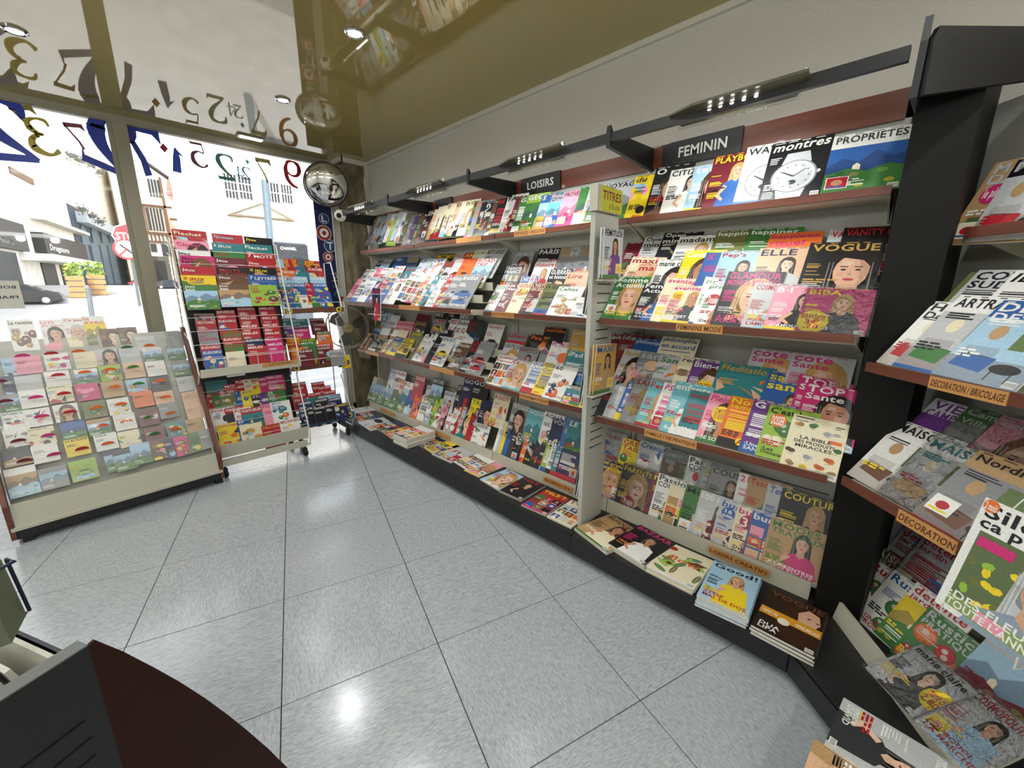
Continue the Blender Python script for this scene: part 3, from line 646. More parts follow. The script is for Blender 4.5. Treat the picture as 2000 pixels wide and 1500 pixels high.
def bay(k, label, shelves, sign=None, strips=(), lamp=True):
    y0 = Y0+PITCH*k; y1 = y0+PITCH; t = thing('magazine_shelving', label, 'shelving', (2.0, (y0+y1)/2, 0), 'wall shelving bays for magazines')
    boxpart((2.345, y0+.003, .12), (2.375, y1-.003, 2.16), 'back_panel', 'back_metal', t)
    for z in (.55, 1.02, 1.62): boxpart((2.341, y0+.02, z), (2.346, y1-.02, z+.004), 'panel_groove', 'black_metal', t)
    for y in (y0+.004, y1-.024): boxpart((2.325, y, .12), (2.347, y+.02, 2.28), 'slotted_upright', 'back_metal', t)
    for bi, (xf, z, zt) in enumerate(shelves):
        mb = MB(); mb.prism([(xf, y0+.006, z-.028), (xf+.02, y0+.006, z-.006), (2.335, y0+.006, z-.016), (2.335, y0+.006, z-.03), (xf+.03, y0+.006, z-.04), (xf, y0+.006, z-.032)], (0, PITCH-.012, 0))
        sh = part(mb, 'shelf', 'cream_metal', t)
        boxpart((xf-.012, y0+.005, z-.03), (xf, y1-.005, z), 'wood_edge', 'wood_trim', sh)
        for y in (y0+.008, y1-.014):
            mb = MB(); mb.prism([(x, y, zz) for x, zz in qarc(xf+.0, 2.33, z-.03, .085)], (0, .006, 0)); part(mb, 'bracket', 'cream_metal', sh)
        # stepped display back behind the rows
        if bi:
            mb = MB()
            steps = [(xf+.015, z-.006), (xf+.115+zt, z+.10), (xf+.215+zt, z+.19)]
            for (sx, sz) in steps[1:]:
                if sx+.01 < 2.34: mb.box((sx, y0+.01, sz-.055), (sx+.003, y1-.01, sz)); mb.box((sx, y0+.01, sz-.058), (min(2.34, sx+.10), y1-.01, sz-.055))
            part(mb, 'step_divider', 'cream_metal', sh)
    # base
    boxpart((1.705, y0+.002, .125), (2.345, y1-.002, .14), 'base_deck', 'deck_black', t)
    boxpart((1.70, y0+.001, .035), (1.712, y1-.001, .139), 'kickboard', 'black_metal', t)
    for y in (y0+.12, y1-.12):
        mb = MB(); mb.lathe([(.018, 0), (.018, .012), (.008, .016), (.008, .125)], (1.80, y, 0), n=10); part(mb, 'foot', 'rubber', t)
    boxpart((1.82, y0+.02, .0), (2.33, y0+.04, .125), 'foot_rail', 'black_metal', t)
    mb = MB(); mb.prism([(2.07, y0+.003, .14), (2.078, y0+.003, .225), (2.086, y0+.003, .225), (2.11, y0+.003, .17), (2.34, y0+.003, .165), (2.34, y0+.003, .14)], (0, PITCH-.006, 0)); part(mb, 'front_lip', 'cream_metal', t)
    # canopy header, side arms and rail
    boxpart((2.325, y0+.004, 2.16), (2.345, y1-.004, 2.268), 'header_board', 'wood_header', t)
    if sign:
        a0, a1, txt = sign; a0, a1 = y1-a0, y1-a1
        boxpart((2.314, a1, 2.158), (2.324, a0, 2.272), 'header_sign', 'black_metal', t, 'black header sign reading '+txt.lower() if txt else 'plain black header plate')
        if txt:
            tx = MB(); L = (a0-a1)
            for q in fit(txt, 0, 0, .24 if len(txt) > 6 else .235, .048, True, 0, 1.2): tx.poly([(2.3135, a0-(L-.235)*.42-x, 2.192+y) for x, y in q], 'w')
            tx.build('lettering', 'painted', t)
        boxpart((2.316, a0, 2.160), (2.3245, y1-.045, 2.27), 'header_plate', 'black_metal', t)
    mb = MB(); ya = y1-.003; pts = [(1.865, 2.168), (1.862, 2.235), (1.868, 2.27), (1.90, 2.245), (2.325, 2.262), (2.325, 2.16), (2.30, 2.150)]
    mb.prism([(x, ya-.012, z) for x, z in [(1.865, 2.175), (1.862, 2.24), (1.868, 2.27), (1.888, 2.245), (2.325, 2.262), (2.325, 2.15)]], (0, .022, 0)); part(mb, 'side_arm', 'black_metal', t)
    boxpart((2.312, ya-.06, 2.16), (2.324, ya-.004, 2.264), 'wood_block', 'wood_header', t)
    boxpart((1.868, y0+.01, 2.196), (1.890, y1-.014, 2.238), 'light_rail', 'black_metal', t)
    for a0, a1, xf, z, txt in strips: label_strip(t, (0, y1, 0), (0, -1, 0), (1, 0, 0), a0, a1, xf-.013, z-.034, z+.004, txt)
    return t
def lamp_on_rail(fr, a, b, z, label, ln=.50):
    # a: centre along u; underside plate with five light points, tilted, clipped to the rail
    u, n = fr.u, fr.n; c = u*a+n*b+Vector((0, 0, z)); t = thing('display_lamp', label, 'lamp', c, 'clip-on lamps on the shelving rail')
    V = lambda p, q, r: tuple(c+u*p+n*q+Vector((0, 0, r)))
    mb = MB(); h = ln/2
    top = [V(-h, -.02, .035), V(-h+.12, -.055, .04), V(h, -.055, .04), V(h, .0, .03), V(h-.05, .055, .012), V(-h+.03, .055, .012)]
    bot = [V(-h, -.02, .028), V(-h+.12, -.055, .030), V(h, -.055, .030), V(h, .0, .02), V(h-.05, .055, .0), V(-h+.03, .055, .0)]
    i = len(mb.v); mb.v += bot+top
    mb.f.append(tuple(i+k for k in range(6))[::-1]); mb.f.append(tuple(i+6+k for k in range(6))); mb.c += [C('w')]*2
    for k in range(6): mb.f.append((i+k, i+(k+1) % 6, i+6+(k+1) % 6, i+6+k)); mb.c.append(C('w'))
    part(mb, 'lamp_shade', 'lamp_olive', t)
    mb = MB(); mb.hexa([V(-h+.02, .05, -.012), V(h-.06, .05, -.012), V(h-.04, .075, .0), V(-h+.0, .075, .0), V(-h+.02, .05, .012), V(h-.06, .05, .012), V(h-.04, .075, .018), V(-h, .075, .018)]); part(mb, 'diffuser_strip', 'clear_acrylic', t)
    mb = MB(); mb.lathe([(.012, 0), (.012, .03)], V(h-.02, 0, .03), n=8); part(mb, 'clip', 'chrome', t)
    for k in range(5):
        mb = MB(); mb.lathe([(.0115, 0), (.009, .004), (.003, .006)], V(-.085+k*.042, .0, .0175), (n*.15+Vector((0, 0, -1))), n=10); part(mb, 'light_point', 'led', t)
    l = bpy.data.lights.new('lamp_light', 'AREA'); l.shape = 'RECTANGLE'; l.size = .2; l.size_y = .04; l.energy = 1.6; l.color = (.97, 1, .98); l.spread = math.radians(150)
    o = bpy.data.objects.new('lamp_light', l); COL.objects.link(o); o.parent = t; o.location = (0, 0, -.01)
    d = (n*.75+Vector((0, 0, -1))).normalized(); q = d.to_track_quat('-Z', 'Y'); 
    yv = u; zv = -d; xv = u; yv = zv.cross(xv)
    o.rotation_euler = Matrix(((xv.x, yv.x, zv.x), (xv.y, yv.y, zv.y), (xv.z, yv.z, zv.z))).to_euler()
mat('lamp_olive', '4f4b3a', .35)
bay(0, 'right bay of wall shelving full of fashion and health magazines', [(2.12, 1.886, 0), (1.88, 1.36, 0), (1.88, .82, 0)], (.10, .46, 'FEMININ'), ((.42, .62, 1.88, 1.36, 'FEMININS MODE'), (.31, .57, 1.88, .82, 'FAMILLE / VIE PRATIQUE'), (.62, .90, 2.075, .205, 'LOISIRS CREATIFS')))
bay(1, 'second bay of wall shelving under the leisure sign, history magazines', [(2.12, 1.886, 0), (2.0, 1.345, -.02), (2.0, .80, -.02)], (.08, .42, 'LOISIRS'), ((.20, .48, 2.12, 1.886, 'VOYAGES / REGIONS'), (.10, .32, 2.0, 1.345, 'ARTS ET SPECTACLE'), (.38, .64, 2.0, .80, 'INFORMATIQUE'), (.55, .80, 2.075, .205, 'SCIENCES')))
bay(2, 'third bay of wall shelving with car and motor magazines', [(2.12, 1.886, 0), (1.88, 1.36, 0), (2.0, .845, -.02)], (.05, .30, ''), ((.62, .92, 2.12, 1.886, ''), (.10, .42, 1.88, 1.36, ''), (.35, .7, 2.0, .845, ''), (.25, .5, 2.075, .205, '')))
bay(3, 'farthest bay of wall shelving beside the stone pier', [(2.12, 1.886, 0), (1.88, 1.36, 0), (2.0, .845, -.02)], None, ((.2, .5, 2.0, .845, ''), (.3, .6, 2.075, .205, '')))
yy = Y0+PITCH*4
for k, (lab) in enumerate(('over the fashion shelf', 'over the leisure shelf', 'over the cream comics', 'nearest the stone pier')):
    lamp_on_rail(FC, -(Y0+PITCH*k+.51), 1.876, 2.20, f'dark olive clip lamp with five lit points {lab}')
# black corner filler
mb = MB(); mb.prism([(2.02, .128, 0), (2.345, .142, 0), (2.41, -.05, 0), (2.40, -.068, 0), (2.03, -.025, 0)], (0, 0, 2.27)); o = mb.build('corner_column', 'black_panel', None)
tag(o, 'tall black column filling the corner between the wall bay and corner bay', 'column')
mb = MB(); mb.prism([(1.862, .120, 2.085), (1.858, .120, 2.235), (1.866, .120, 2.30), (1.885, .120, 2.25), (2.345, .120, 2.262), (2.345, .120, 2.15)], (0, .018, 0)); part(mb, 'end_arm', 'black_metal', o)
# slotted divider post between the bays
t = thing('slotted_divider', 'pale grey slotted divider post with yellow sign between bays', 'divider', (1.9, Y0+PITCH+.01, .14))
yp = Y0+PITCH+.012; mb = MB(); mb.box((1.815, yp, .141), (2.03, yp+.028, 1.88)); part(mb, 'post_panel', 'grey_metal', t)
for i in range(22):
    z = .62+i*.048; boxpart((1.865, yp-.0008, z), (1.985, yp+.001, z+.006), 'slot', 'black_metal', t)
mb = MB(); mb.box((1.80, yp-.016, 1.885), (2.02, yp+.03, 2.005)); sg = part(mb, 'sign_box', 'cream_metal', t)
mb = MB(); mb.box((1.83, yp-.019, 1.888), (2.022, yp-.016, 2.002), 'c6c63a'); part(mb, 'sign_face', 'painted', sg, 'yellow green sign face with red capitals')
mb = MB()
for tx, a, b_, c, d, col, bo, sh in (('TITRES', .012, .055, .18, .095, '8c2020', True, 0), ('a la une', .07, .015, .165, .045, '222222', False, .3)):
    for q in fit(tx, a, b_, c, d, bo, sh): mb.poly([(1.83+x, yp-.0194, 1.888+y) for x, y in q], col)
mb.build('lettering', 'painted', sg)
# corner bay D at 45 degrees
u, n = FD.u, FD.n
def W(a, b, z): return tuple(u*a+n*b+Vector((0, 0, z)))
A0 = (Vector((1.91, .10, 0))).dot(u)
def dbox(a0, a1, b0, b1, z0, z1, name, m, par, lab=None):
    mb = MB(); mb.hexa([W(a0, b0, z0), W(a1, b0, z0), W(a1, b1, z0), W(a0, b1, z0), W(a0, b0, z1), W(a1, b0, z1), W(a1, b1, z1), W(a0, b1, z1)]); return part(mb, name, m, par, lab)
t = thing('corner_shelving', 'angled corner shelving bay with decoration and garden magazines', 'shelving', W(A0+.5, 1.5, 0)); L = 1.05
dbox(A0-.33, A0+L, 1.735, 1.765, .0, 2.16, 'back_panel', 'back_metal_warm', t) if False else dbox(A0-.33, A0+L, 1.735, 1.765, .0, 2.16, 'back_panel', 'back_metal', t)
for (bf, z, dz) in ((1.515, 1.713, 0), (1.28, 1.262, 1), (1.28, .82, 1)):
    mb = MB(); mb.prism([W(A0, bf, z-.028), W(A0, bf+.02, z-.006), W(A0, 1.73, z-.016), W(A0, 1.73, z-.03), W(A0, bf+.03, z-.04), W(A0, bf, z-.032)], u*L); sh = part(mb, 'shelf', 'cream_metal', t)
    dbox(A0-.005, A0+L, bf-.012, bf, z-.03, z+.004, 'wood_edge', 'wood_trim', sh)
    for a in (A0+.005, A0+L-.01):
        mb = MB(); mb.prism([W(a, x, zz) for x, zz in qarc(bf, min(bf+.34, 1.735), z-.03, .075)], u*.006); part(mb, 'bracket', 'cream_metal', sh)
AD = Vector((1.70, .145, 0)).dot(u)
mb = MB(); ca = Vector((1.705, Y0, 0)); cb = ca+Vector((-.63, -.70, 0)).normalized()*1.1
mb.prism([(1.705, Y0, .125), (2.34, Y0, .125), (2.34, -.9, .125), (cb.x, cb.y, .125)], (0, 0, .015)); part(mb, 'base_deck', 'deck_black', t)
mb = MB(); nn_ = Vector((.70, -.63, 0)).normalized()*.012; mb.hexa([(ca.x, ca.y, .035), (cb.x, cb.y, .035), tuple(cb+nn_+Vector((0, 0, .035))), tuple(ca+nn_+Vector((0, 0, .035))), (ca.x, ca.y, .138), (cb.x, cb.y, .138), tuple(cb+nn_+Vector((0, 0, .138))), tuple(ca+nn_+Vector((0, 0, .138)))]); part(mb, 'kickboard', 'black_metal', t)
p0 = onz(1607, 1180, .141); p1 = onz(1712, 1322, .141)
dirl = (p1-p0).normalized(); pe = p0+dirl*1.1; nb = Vector((-dirl.y, dirl.x, 0))
if nb.dot(n) < 0: nb = -nb
mb = MB(); mb.hexa([tuple(p0), tuple(pe), tuple(pe+nb*.03), tuple(p0+nb*.03)]+[tuple(v+Vector((0, 0, .085))+nb*.01) for v in (p0, pe)]+[tuple(pe+nb*.02+Vector((0, 0, .085))), tuple(p0+nb*.02+Vector((0, 0, .085)))]); part(mb, 'front_lip', 'cream_metal', t)
dbox(A0-.0, A0+L, 1.715, 1.735, 2.16, 2.268, 'header_board', 'wood_header', t)
mb = MB(); a = Vector((1.868, .118, 0)).dot(u); bb = Vector((1.868, .118, 0)).dot(n); mb.prism([W(a, bb, 2.085), W(a, bb-.004, 2.235), W(a, bb+.006, 2.262), W(a, 1.72, 2.262), W(a, 1.72, 2.15)], u*.018); part(mb, 'side_arm', 'black_metal', t)
label_strip(t, (0, 0, 0), u, n, A0+.225, A0+.425, 1.268, 1.228, 1.265, 'DECORATION / BRICOLAGE')
label_strip(t, (0, 0, 0), u, n, A0+.23, A0+.41, 1.268, .782, .824, 'DECORATION')
# ------------------------------------------------------------------ magazines on the wall shelving
row(FC, 2.145, 1.888, 24, '''1242 345 yd du a w205; 1283 328 kw O f:Br; 1312 333 wk CITIZEN mkw; 1358 326 sw tetu fBk; 1397 306 My PLAYBOY myb; 1461 288 wd WATCH wT; 1509 283 kw montres wL w225;
1630 267 wd PROPRIETES lbG w240''', 'top right shelf', w=.205, front=True)
row(FC, 1.90, 1.362, 37, '''1193 543 Gw CREATION/AMIDE aGk; 1209 540 Gw Femme/Actuelle fyG |y:Retrouvez/votre_corps; 1261 552 kw Femme/Actuelle mBb |w:Les_grands_chefs/de_la_patisserie; 1304 541 cm avantages myw; 1317 557 cm avantages myd |w:BUDGET/SERRE *y,.2,.72,.13,A_tester;
1379 540 wG prima mBo; 1384 553 wG prima moo |d:Delices *r,.25,.6,.16,Dossier; 1424 530 km GLAMOUR/MONICA_BELLUCCI fyk |m:L'AMOUR/POUR_LA_VIE w225; 1476 552 Lr COSMOPOLITAN mks |r:POURQUOI/L'AMITIE; 1517 558 pw B·I mkk |w:D'AMOUR;
1578 562 my BIBA myd |w:LOVE/STORIES *y,.22,.22,.24,BIBA+Sante/3€/,70 p w210''', 'fashion shelf front row', w=.19, front=True)
row(FC, 2.0, 1.47, 37, '''1226 517 fr marie mff; 1237 501 cr maxi fyf; 1249 516 fr marie fyf; 1289 507 wk marie_claire fkw; 1342 489 yw Causette fBG; 1381 493 bm S nmm; 1411 491 sr Pep's mkw; 1486 485 fn ELLE mLL w205; 1584 474 kD VOGUE fkd w240 h300''', 'fashion shelf middle row', w=.19)
row(FC, 2.09, 1.56, 37, '''1227 474 Mw - a; 1262 463 Lk Open/mind aTL; 1299 455 kw Open/mind aaT; 1329 462 wk madame myM w225; 1402 451 ew happinez deG w215; 1467 447 Gw happinez deG w215; 1506 457 om happinez/rituel nn w200; 1622 448 Lr VANITY_FAIR fkk w215; 1650 445 kr VANITY_FAIR fkk w215''', 'fashion shelf back row', w=.21)
row(FC, 1.90, .822, 37, '''1182 756 kr BEAUTE n; 1202 751 Lw LE aLg; 1227 746 bw Sante tb; 1244 736 Lr SANTE fyL p; 1272 742 ar Femme fya |y:fatigue; 1299 746 wm PSYCHO tw |m:LE_PLAISIR; 1322 743 aw enfants mpw |w:Bebe; 1350 761 tr mon_foie tt |w:Maladies/inflammatoires;
1389 766 pm Pleine_vie fBG |w:SE_SOIGNER *y,.4,.6,.22,COMPLETER/VOS_REVENUS; 1429 772 oy Notre/temps tor *y,.5,.16,.1,A; 1474 778 vw G t |w:Une_rentree/SANTE; 1505 789 lk C'est_bon dcG |k:Les/Champignons *o,.25,.72,.17,DOSSIER; 1551 807 ck - q w190 h245 t12''', 'health shelf front row', w=.185, front=True)
row(FC, 2.0, .93, 37, '''1222 680 LD femme fkL; 1253 685 gL sans afL; 1291 692 LG Sante afg w190; 1332 694 cd respire aTk; 1357 701 vw Bien-etre fBp *y,.45,.42,.24,NOUVEAU/Sante_bien-etre w205; 1408 706 tD Meditation atof w245; 1504 722 by sante mBf; 1497 740 by sante mBf w205; 1528 787 lw Good! ll; 1564 730 mw TOP/Sante fks; 1575 747 mw TOP/Sante fks w205''', 'health shelf middle row', w=.19)
row(FC, 2.09, 1.02, 37, '''1188 650 Mw alpha ark; 1218 650 rw idees arw p; 1244 659 bw philosophie lbs; 1296 656 cb philosophie/en_accord tc; 1471 679 Lm cote/Sante fyL; 1549 688 Lm cote/Sante fyL w230''', 'health shelf back row', w=.205)
row(FC, 2.10, .19, 24, '''1174 893 ny Les_grands/voyages fyb; 1220 904 dy PARENTS fyd *r,.45,.17,.2,8_pages p; 1278 921 My recettes dro; 1288 923 wd Passion/COUTURE mkG; 1310 943 cg - g; 1342 945 Gk Motifs mBs; 1370 956 Lw 100_idees mBM |w:LE_RETOUR/PULL; 1409 971 Lb burda mkn |w:FETE *b,.25,.73,.16,16/modeles; 1442 985 cm burda mkm |k:Debut/de_saison *r,.3,.7,.18,31; 1471 996 bw burda g; 1507 1009 TG MODES/TRAVAUX mkm |w:A_LA_RENTREE/ON_SE_REGALE w240''', 'craft section front row', w=.2, front=True)
row(FC, 2.20, .36, 20, '''1175 837 Lr idees arb p; 1218 854 yr GREEN/TAILLE dGr; 1252 858 Lb Creation awb; 1300 874 gL Creation_Point hBk p; 1347 889 wk Passion/COUTURE hLd; 1373 895 Lw Cote a p; 1392 907 Ld COUSU mBk p; 1445 922 wm 21_idees nn; 1465 928 Tr Tendances mBt; 1501 943 Lb Tendances mBr; 1529 952 ky COUTURE myB w250''', 'craft section back row', w=.19)
# second bay
row(FC, 2.145, 1.888, 24, '''952 395 kw n a; 966 393 Bw - f; 976 388 kr M t |w:FRANCE; 994 382 wk FA mTr |r:ROCK; 1010 383 Mc - mkv; 1018 385 Gw GEO trk; 1033 381 lw GEO lGG |y:AU_FIL_DE; 1060 381 bw S lsT; 1078 378 tp Monuments/Calvados lab |w:MER/DU; 1103 375 pk PROVENCE lpm w200; 1136 366 Gw - lGw |w:MO; 1153 365 Lr R fkL; 1160 362 Gw DETOURS lsG; 1182 359 Lk VOYAGE lLG w235''', 'travel shelf', w=.19, front=True, detail=1)
row(FC, 2.02, 1.347, 37, '''972 556 wk CONTES aGk; 994 552 Mw Les_rois/Henri mBM; 1016 552 cr GOULAG afr; 1042 552 Mc L'HISTOIRE/SECESSION mkL; 1068 554 ek LA_GUERRE tD |k:CENT; 1093 559 wG Celtes dDT w200; 1128 580 wk - aLd w170''', 'history shelf front row', w=.19, front=True, detail=1)
row(FC, 2.11, 1.42, 30, '''990 518 kw Historia/FRANCS gk; 1019 539 bw L'HISTOIRE m; 1048 539 bw L'HISTOIRE m; 1077 526 kw GUERRES/et_histoire fkk; 1048 511 wr Histoire m; 1110 532 fr Lire nn''', 'history shelf middle row', w=.18, detail=1)
row(FC, 2.17, 1.48, 25, '''1008 491 gL CHROMATIC fBg; 1054 486 kw PARIS t; 1077 506 rw Histoire/magazine t; 1098 483 gD MOYEN/AGE lgT; 1118 483 Lg MOYEN/AGE lgT; 1137 480 gD MOYEN/AGE lgT''', 'history shelf back row', w=.19, detail=1)
row(FC, 2.02, .802, 37, '''976 691 wr Question/Reponse gr; 1003 700 Lr Ca fya |w:NOUS/SOIGNENT w200; 1042 705 wb QUE/CHOISIR t; 1065 708 yb QUE/CHOISIR t |r:juste; 1087 711 wd 60 don |r:RENOVATION; 1107 757 ty - gt; 1140 770 yk - t w100''', 'computing shelf front row', w=.185, front=True, detail=1)
row(FC, 2.11, .88, 30, '''988 668 Ld LIGHTROOM fLL; 1017 676 gM PHOTO mkg; 1059 681 gM PHOTO mkg; 1080 665 wm PC_TRUCS a; 1111 683 tw iPad tt''', 'computing shelf middle row', w=.19, detail=1)
row(FC, 2.17, .95, 25, '''955 632 wr CampingCar cgk; 996 648 gr LaRevue lrg; 1039 652 ko Pirates mkr; 1066 638 ko JeuxVideo aok; 1120 643 DL JeuxVideo aDk''', 'computing shelf back row', w=.19, detail=1)
row(FC, 2.10, .20, 24, '''980 820 wd - n; 985 822 Lr - n; 990 825 yk - n; 996 829 bk - n; 1005 832 dw - n; 1011 843 kw Ciel/EXO ako; 1026 853 ow epsiloon akr; 1033 861 kw n akk; 1049 858 kr - aro; 1058 864 kw - akn; 1071 857 lw S tk; 1082 858 wd HYPER/COLLAPSE tr; 1091 861 tw Cerveau t; 1102 862 nw - t; 1110 940 nw SO n h130; 1122 944 eD G n h130''', 'science section front row', w=.17, front=True, detail=1)
row(FC, 2.19, .40, 20, '''968 768 cr ROOT aor; 1003 785 gw TATOUAGE fLk; 1034 797 aw AQUA lat; 1065 803 wd AQUA dpG; 1081 815 nL VOGO lnB; 1106 814 bL - n; 1113 819 tw LE lt''', 'science section back row', w=.18, detail=1)
# third and fourth bays
row(FC, 2.145, 1.888, 24, '''730 428 LM - a p; 738 424 wr - a p; 747 424 sw - a p; 757 418 Lp - a p; 765 419 wr - a p; 772 424 lw - n p; 780 414 Lw - a p; 788 416 wb - a p; 796 416 ew - a p; 804 420 gw - a p; 812 423 vw - a p; 820 424 ew - a p; ''', 'far top shelf', w=.15, front=True, detail=0, kind='comic', name='comic_book', cat='comic')
row(FC, 2.145, 1.888, 24, '''832 412 Mw EN n; 838 412 kw EN f; 850 409 fw EN mkw; 858 404 cw F f; 866 402 cw F f; 877 398 cB F f; 887 397 cB - f; 894 394 fB EN m; 903 394 cw EN f; 912 392 cB EN_NOIR f; 928 393 ek n a; 934 393 go Pr nn |o:C; 943 394 kw - a''', 'far top shelf', w=.17, front=True, detail=1, kind='magazine')
row(FC, 1.90, 1.362, 37, '''700 544 pr L t; 711 544 wd M t; 725 541 wb FRANCE t; 742 541 nw FRANCE a; 750 546 rw Point yd; 762 544 by Ast abn; 775 544 wr Le_Point mkw w200; 805 531 wr femme g; 815 533 wG sudo g; 824 534 ww n g; 835 539 ow maxi g; 844 538 ww n g; 851 538 tw n a; 863 538 wk GQ mkw |k:STOP; 879 538 rw AUTO cLy; 889 538 gw moto cLk; 907 536 gw auto cbb |w:NOUVEAUTES w215''', 'news shelf front row', w=.185, front=True, detail=1)
row(FC, 2.0, 1.47, 37, '''716 526 Lk golf n; 726 526 wk golf n; 738 524 pr m t; 750 523 wr sport g; 759 526 Lt - g; 774 520 wr Paris g; 795 522 tr match a; 825 506 Lb CAR a; 837 505 Ls CAR a; 849 505 wb CAR a; 861 511 wk n w; 870 511 Br montre wk; 892 506 wr FERRARI cry; 907 506 or AUTO cod; 936 505 wr ROAD/TRIP lse w200''', 'news shelf middle row', w=.18, detail=1)
row(FC, 2.09, 1.56, 37, '''739 510 nw La_RUE n; 752 505 gw Avion l; 777 503 bw Air lbs; 800 503 gD WIND lns; 857 496 ky MOTO c; 874 496 ky MOTO c; 892 495 Lr TRACTION c; 910 494 ry AMI c; 930 489 wl GH_MAG c; 955 487 Lk MOTO/HEROES cLM w200''', 'news shelf back row', w=.18, detail=1, stuff=True)
row(FC, 2.02, .847, 37, '''720 650 Dw n f; 731 660 kw Challenges t |y:Les_stars; 747 660 kw VALEURS fkk |y:Les_vrais; 761 662 cM - f; 772 657 by Capital ty; 790 660 yk Capital/IMMOBILIER ts w190; 824 655 er Q a; 832 652 wg AUTO cyL; 844 652 wg AUTO cLy; 851 652 ww n a; 857 653 kw - n; 868 657 wb SPORT cyL; 899 668 Bw Porsche cgL w150; 927 664 kr GRAND/STAND cLg; 940 666 gw - crr w170''', 'motoring shelf front row', w=.185, front=True, detail=1)
row(FC, 2.11, .93, 30, '''732 639 bw L'EXPRESS t; 747 640 wM - g; 770 643 wM - g; 780 643 cr - g; 806 647 ey Special a; 840 650 kg - c; 863 642 kw KM cyr; 901 642 wr N csr w205''', 'motoring shelf middle row', w=.18, detail=1)
row(FC, 2.17, 1.0, 25, '''738 622 Gr Le_Revenu t; 758 625 Lr Le_Revenu t; 777 626 pr Societe t; 792 627 pr Societe t; 816 612 Mp - t; 815 626 kD BOOKS ds; 850 622 gr VTT b; 882 622 wr 82 b; 897 624 wk Enduro b; 918 624 dr DS c w190; 752 610 sw - a; 765 615 wg - t; 853 609 kw MX c; 880 609 kw G c; 900 612 gw MV c''', 'motoring shelf back row', w=.18, detail=1, stuff=True)
row(FC, 2.10, .20, 24, '''731 735 cG - l; 738 739 gy - l; 750 742 ew - l; 763 744 kw - l; 769 745 sw - l; 773 747 eG - leG; 789 754 tw - lte; 801 760 bw - lbs; 813 768 om G a; 828 770 wk G t; 841 773 wb dE b; 853 775 ly CYCLE b; 872 777 pr CYCLE b; 882 786 wr CANOE b; 890 791 wo VELO b; 906 793 Lm magie fkt; 923 804 rn HERO ary; 930 824 wk GUIDE ag |k:GUIDE''', 'sport section front row', w=.18, front=True, detail=1)
row(FC, 2.19, .40, 20, '''764 720 wb Elle a; 777 723 wr Studio g; 792 744 wr RC g; 813 732 rw CHASSE n; 835 752 Lk yoga f; 848 737 kL NATURE l; 870 763 Lk JOGG b; 889 765 Lk JOGG b; 896 751 kw LE_TOP_10 f; 907 777 rw - n; 909 737 nw GO n; 922 760 kp QUINZE n; 927 740 kw GO! n; 923 777 yG TRI b; 942 779 nw - fkn''', 'sport section back row', w=.18, detail=1, stuff=True)
# corner bay
row(FD, 1.535, 1.715, 24, '''1946 318 TL MAISON/DECO hTG *m,.22,.6,.14,le_plus w240 h290; 1990 312 kL MA hLr w200''', 'corner top shelf', w=.24, front=False)
row(FD, 1.30, 1.266, 37, '''1827 588 wk HOME/Douceur hwr; 1877 576 wk ARTRAVEL hLG w225; 1962 586 bw DECO/DESIGN hsb w210''', 'corner home shelf front row', w=.2, front=True)
row(FD, 1.41, 1.38, 37, '''1898 531 eD - n t14; 1914 527 Lk COTES/SUD nn w200; 1987 528 wk IDEAT nn w200''', 'corner home shelf back row', w=.2)
row(FD, 1.30, .824, 37, '''1762 819 wk MAISONS hwB t8; 1827 851 wt MAISON hLT p w215; 1915 878 Tk Nordiques hgB w230 h290''', 'decoration shelf front row', w=.22, front=True)
row(FD, 1.41, .94, 37, '''1829 777 Lv VIE/CAMPAGNE lvd; 1895 792 GL Campagne/Villages lgG p; 1960 810 pL Campagne fpL p''', 'decoration shelf back row', w=.21)
row(FD, 1.52, .20, 28, '''1704 1054 ew MAISON/CAMPAGNE hGT *w,.25,.72,.14,guide; 1710 1090 wr Rustica dGr |r:Faites; 1748 1112 wb Rustica dGG |r:UN_POTAGER/PRODUCTIF; 1792 1136 wr detente/jardin lyG; 1816 1184 GL Rustica/PRATIQUE dro t9; 1948 1224 LM ESPRIT lsM w200''', 'garden section front row', w=.2, h=.27)
row(FD, 1.62, .37, 28, '''1770 1026 Lr detente/jardin ta |w:LE_MARIAGE p; 1810 1042 Lr detente/jardin ta |w:MARIAGE/PARFAIT p''', 'garden section back row', w=.19)

# ------------------------------------------------------------------ flat piles on the deck
def flat(tl, bl, br, z, n, t, bg, fg, title, st, label, group, ext=None, hh=None, fill=None, rot=0, **kw):
    """front-left and front-right corners of the top face in the picture; the pile stands on the deck at z0"""
    zt = z+n*t
    A, B = onz(*bl, zt), onz(*br, zt); xx = (B-A); w = ext or xx.length; xx.normalize(); T = onz(*tl, zt)
    yy = Vector((-xx.y, xx.x, 0)); hh = hh or (T-A).dot(yy)
    for i in range(n):
        rn = random.Random(int(bl[0])+i); top = i == n-1
        dx = 0 if top else rn.uniform(-.004, .004); da = 0 if top else rn.uniform(-.012, .012)
        x2 = xx*math.cos(da)+yy*math.sin(da); y2 = Vector((-x2.y, x2.x, 0)); P = A+xx*dx+yy*dx; P.z = z+(i+1)*t-.0006
        M = Matrix(((x2.x, y2.x, 0, P.x), (x2.y, y2.y, 0, P.y), (0, 0, 1, P.z), (0, 0, 0, 1)))
        pos = 'topmost of its pile' if top else f'{ORD[n-2-i]} below the top copy'
        magazine(M, w, hh, t-.0012, bg, fg, title if top else '', st if top else 'n', rn, f'{label}, {pos}', group, detail=2 if top else 0, **(kw if top else {k_: v_ for k_, v_ in kw.items() if k_ in ('name', 'cat')}))
ZD = .1405
flat((1183, 998), (1122, 1030), (1185, 1078), ZD, 3, .007, 'T', 'k', 'SILHOUETTE', 'mBc', 'tan fashion magazine lying at the left end of right deck', 'silhouette pile', hh=.29)
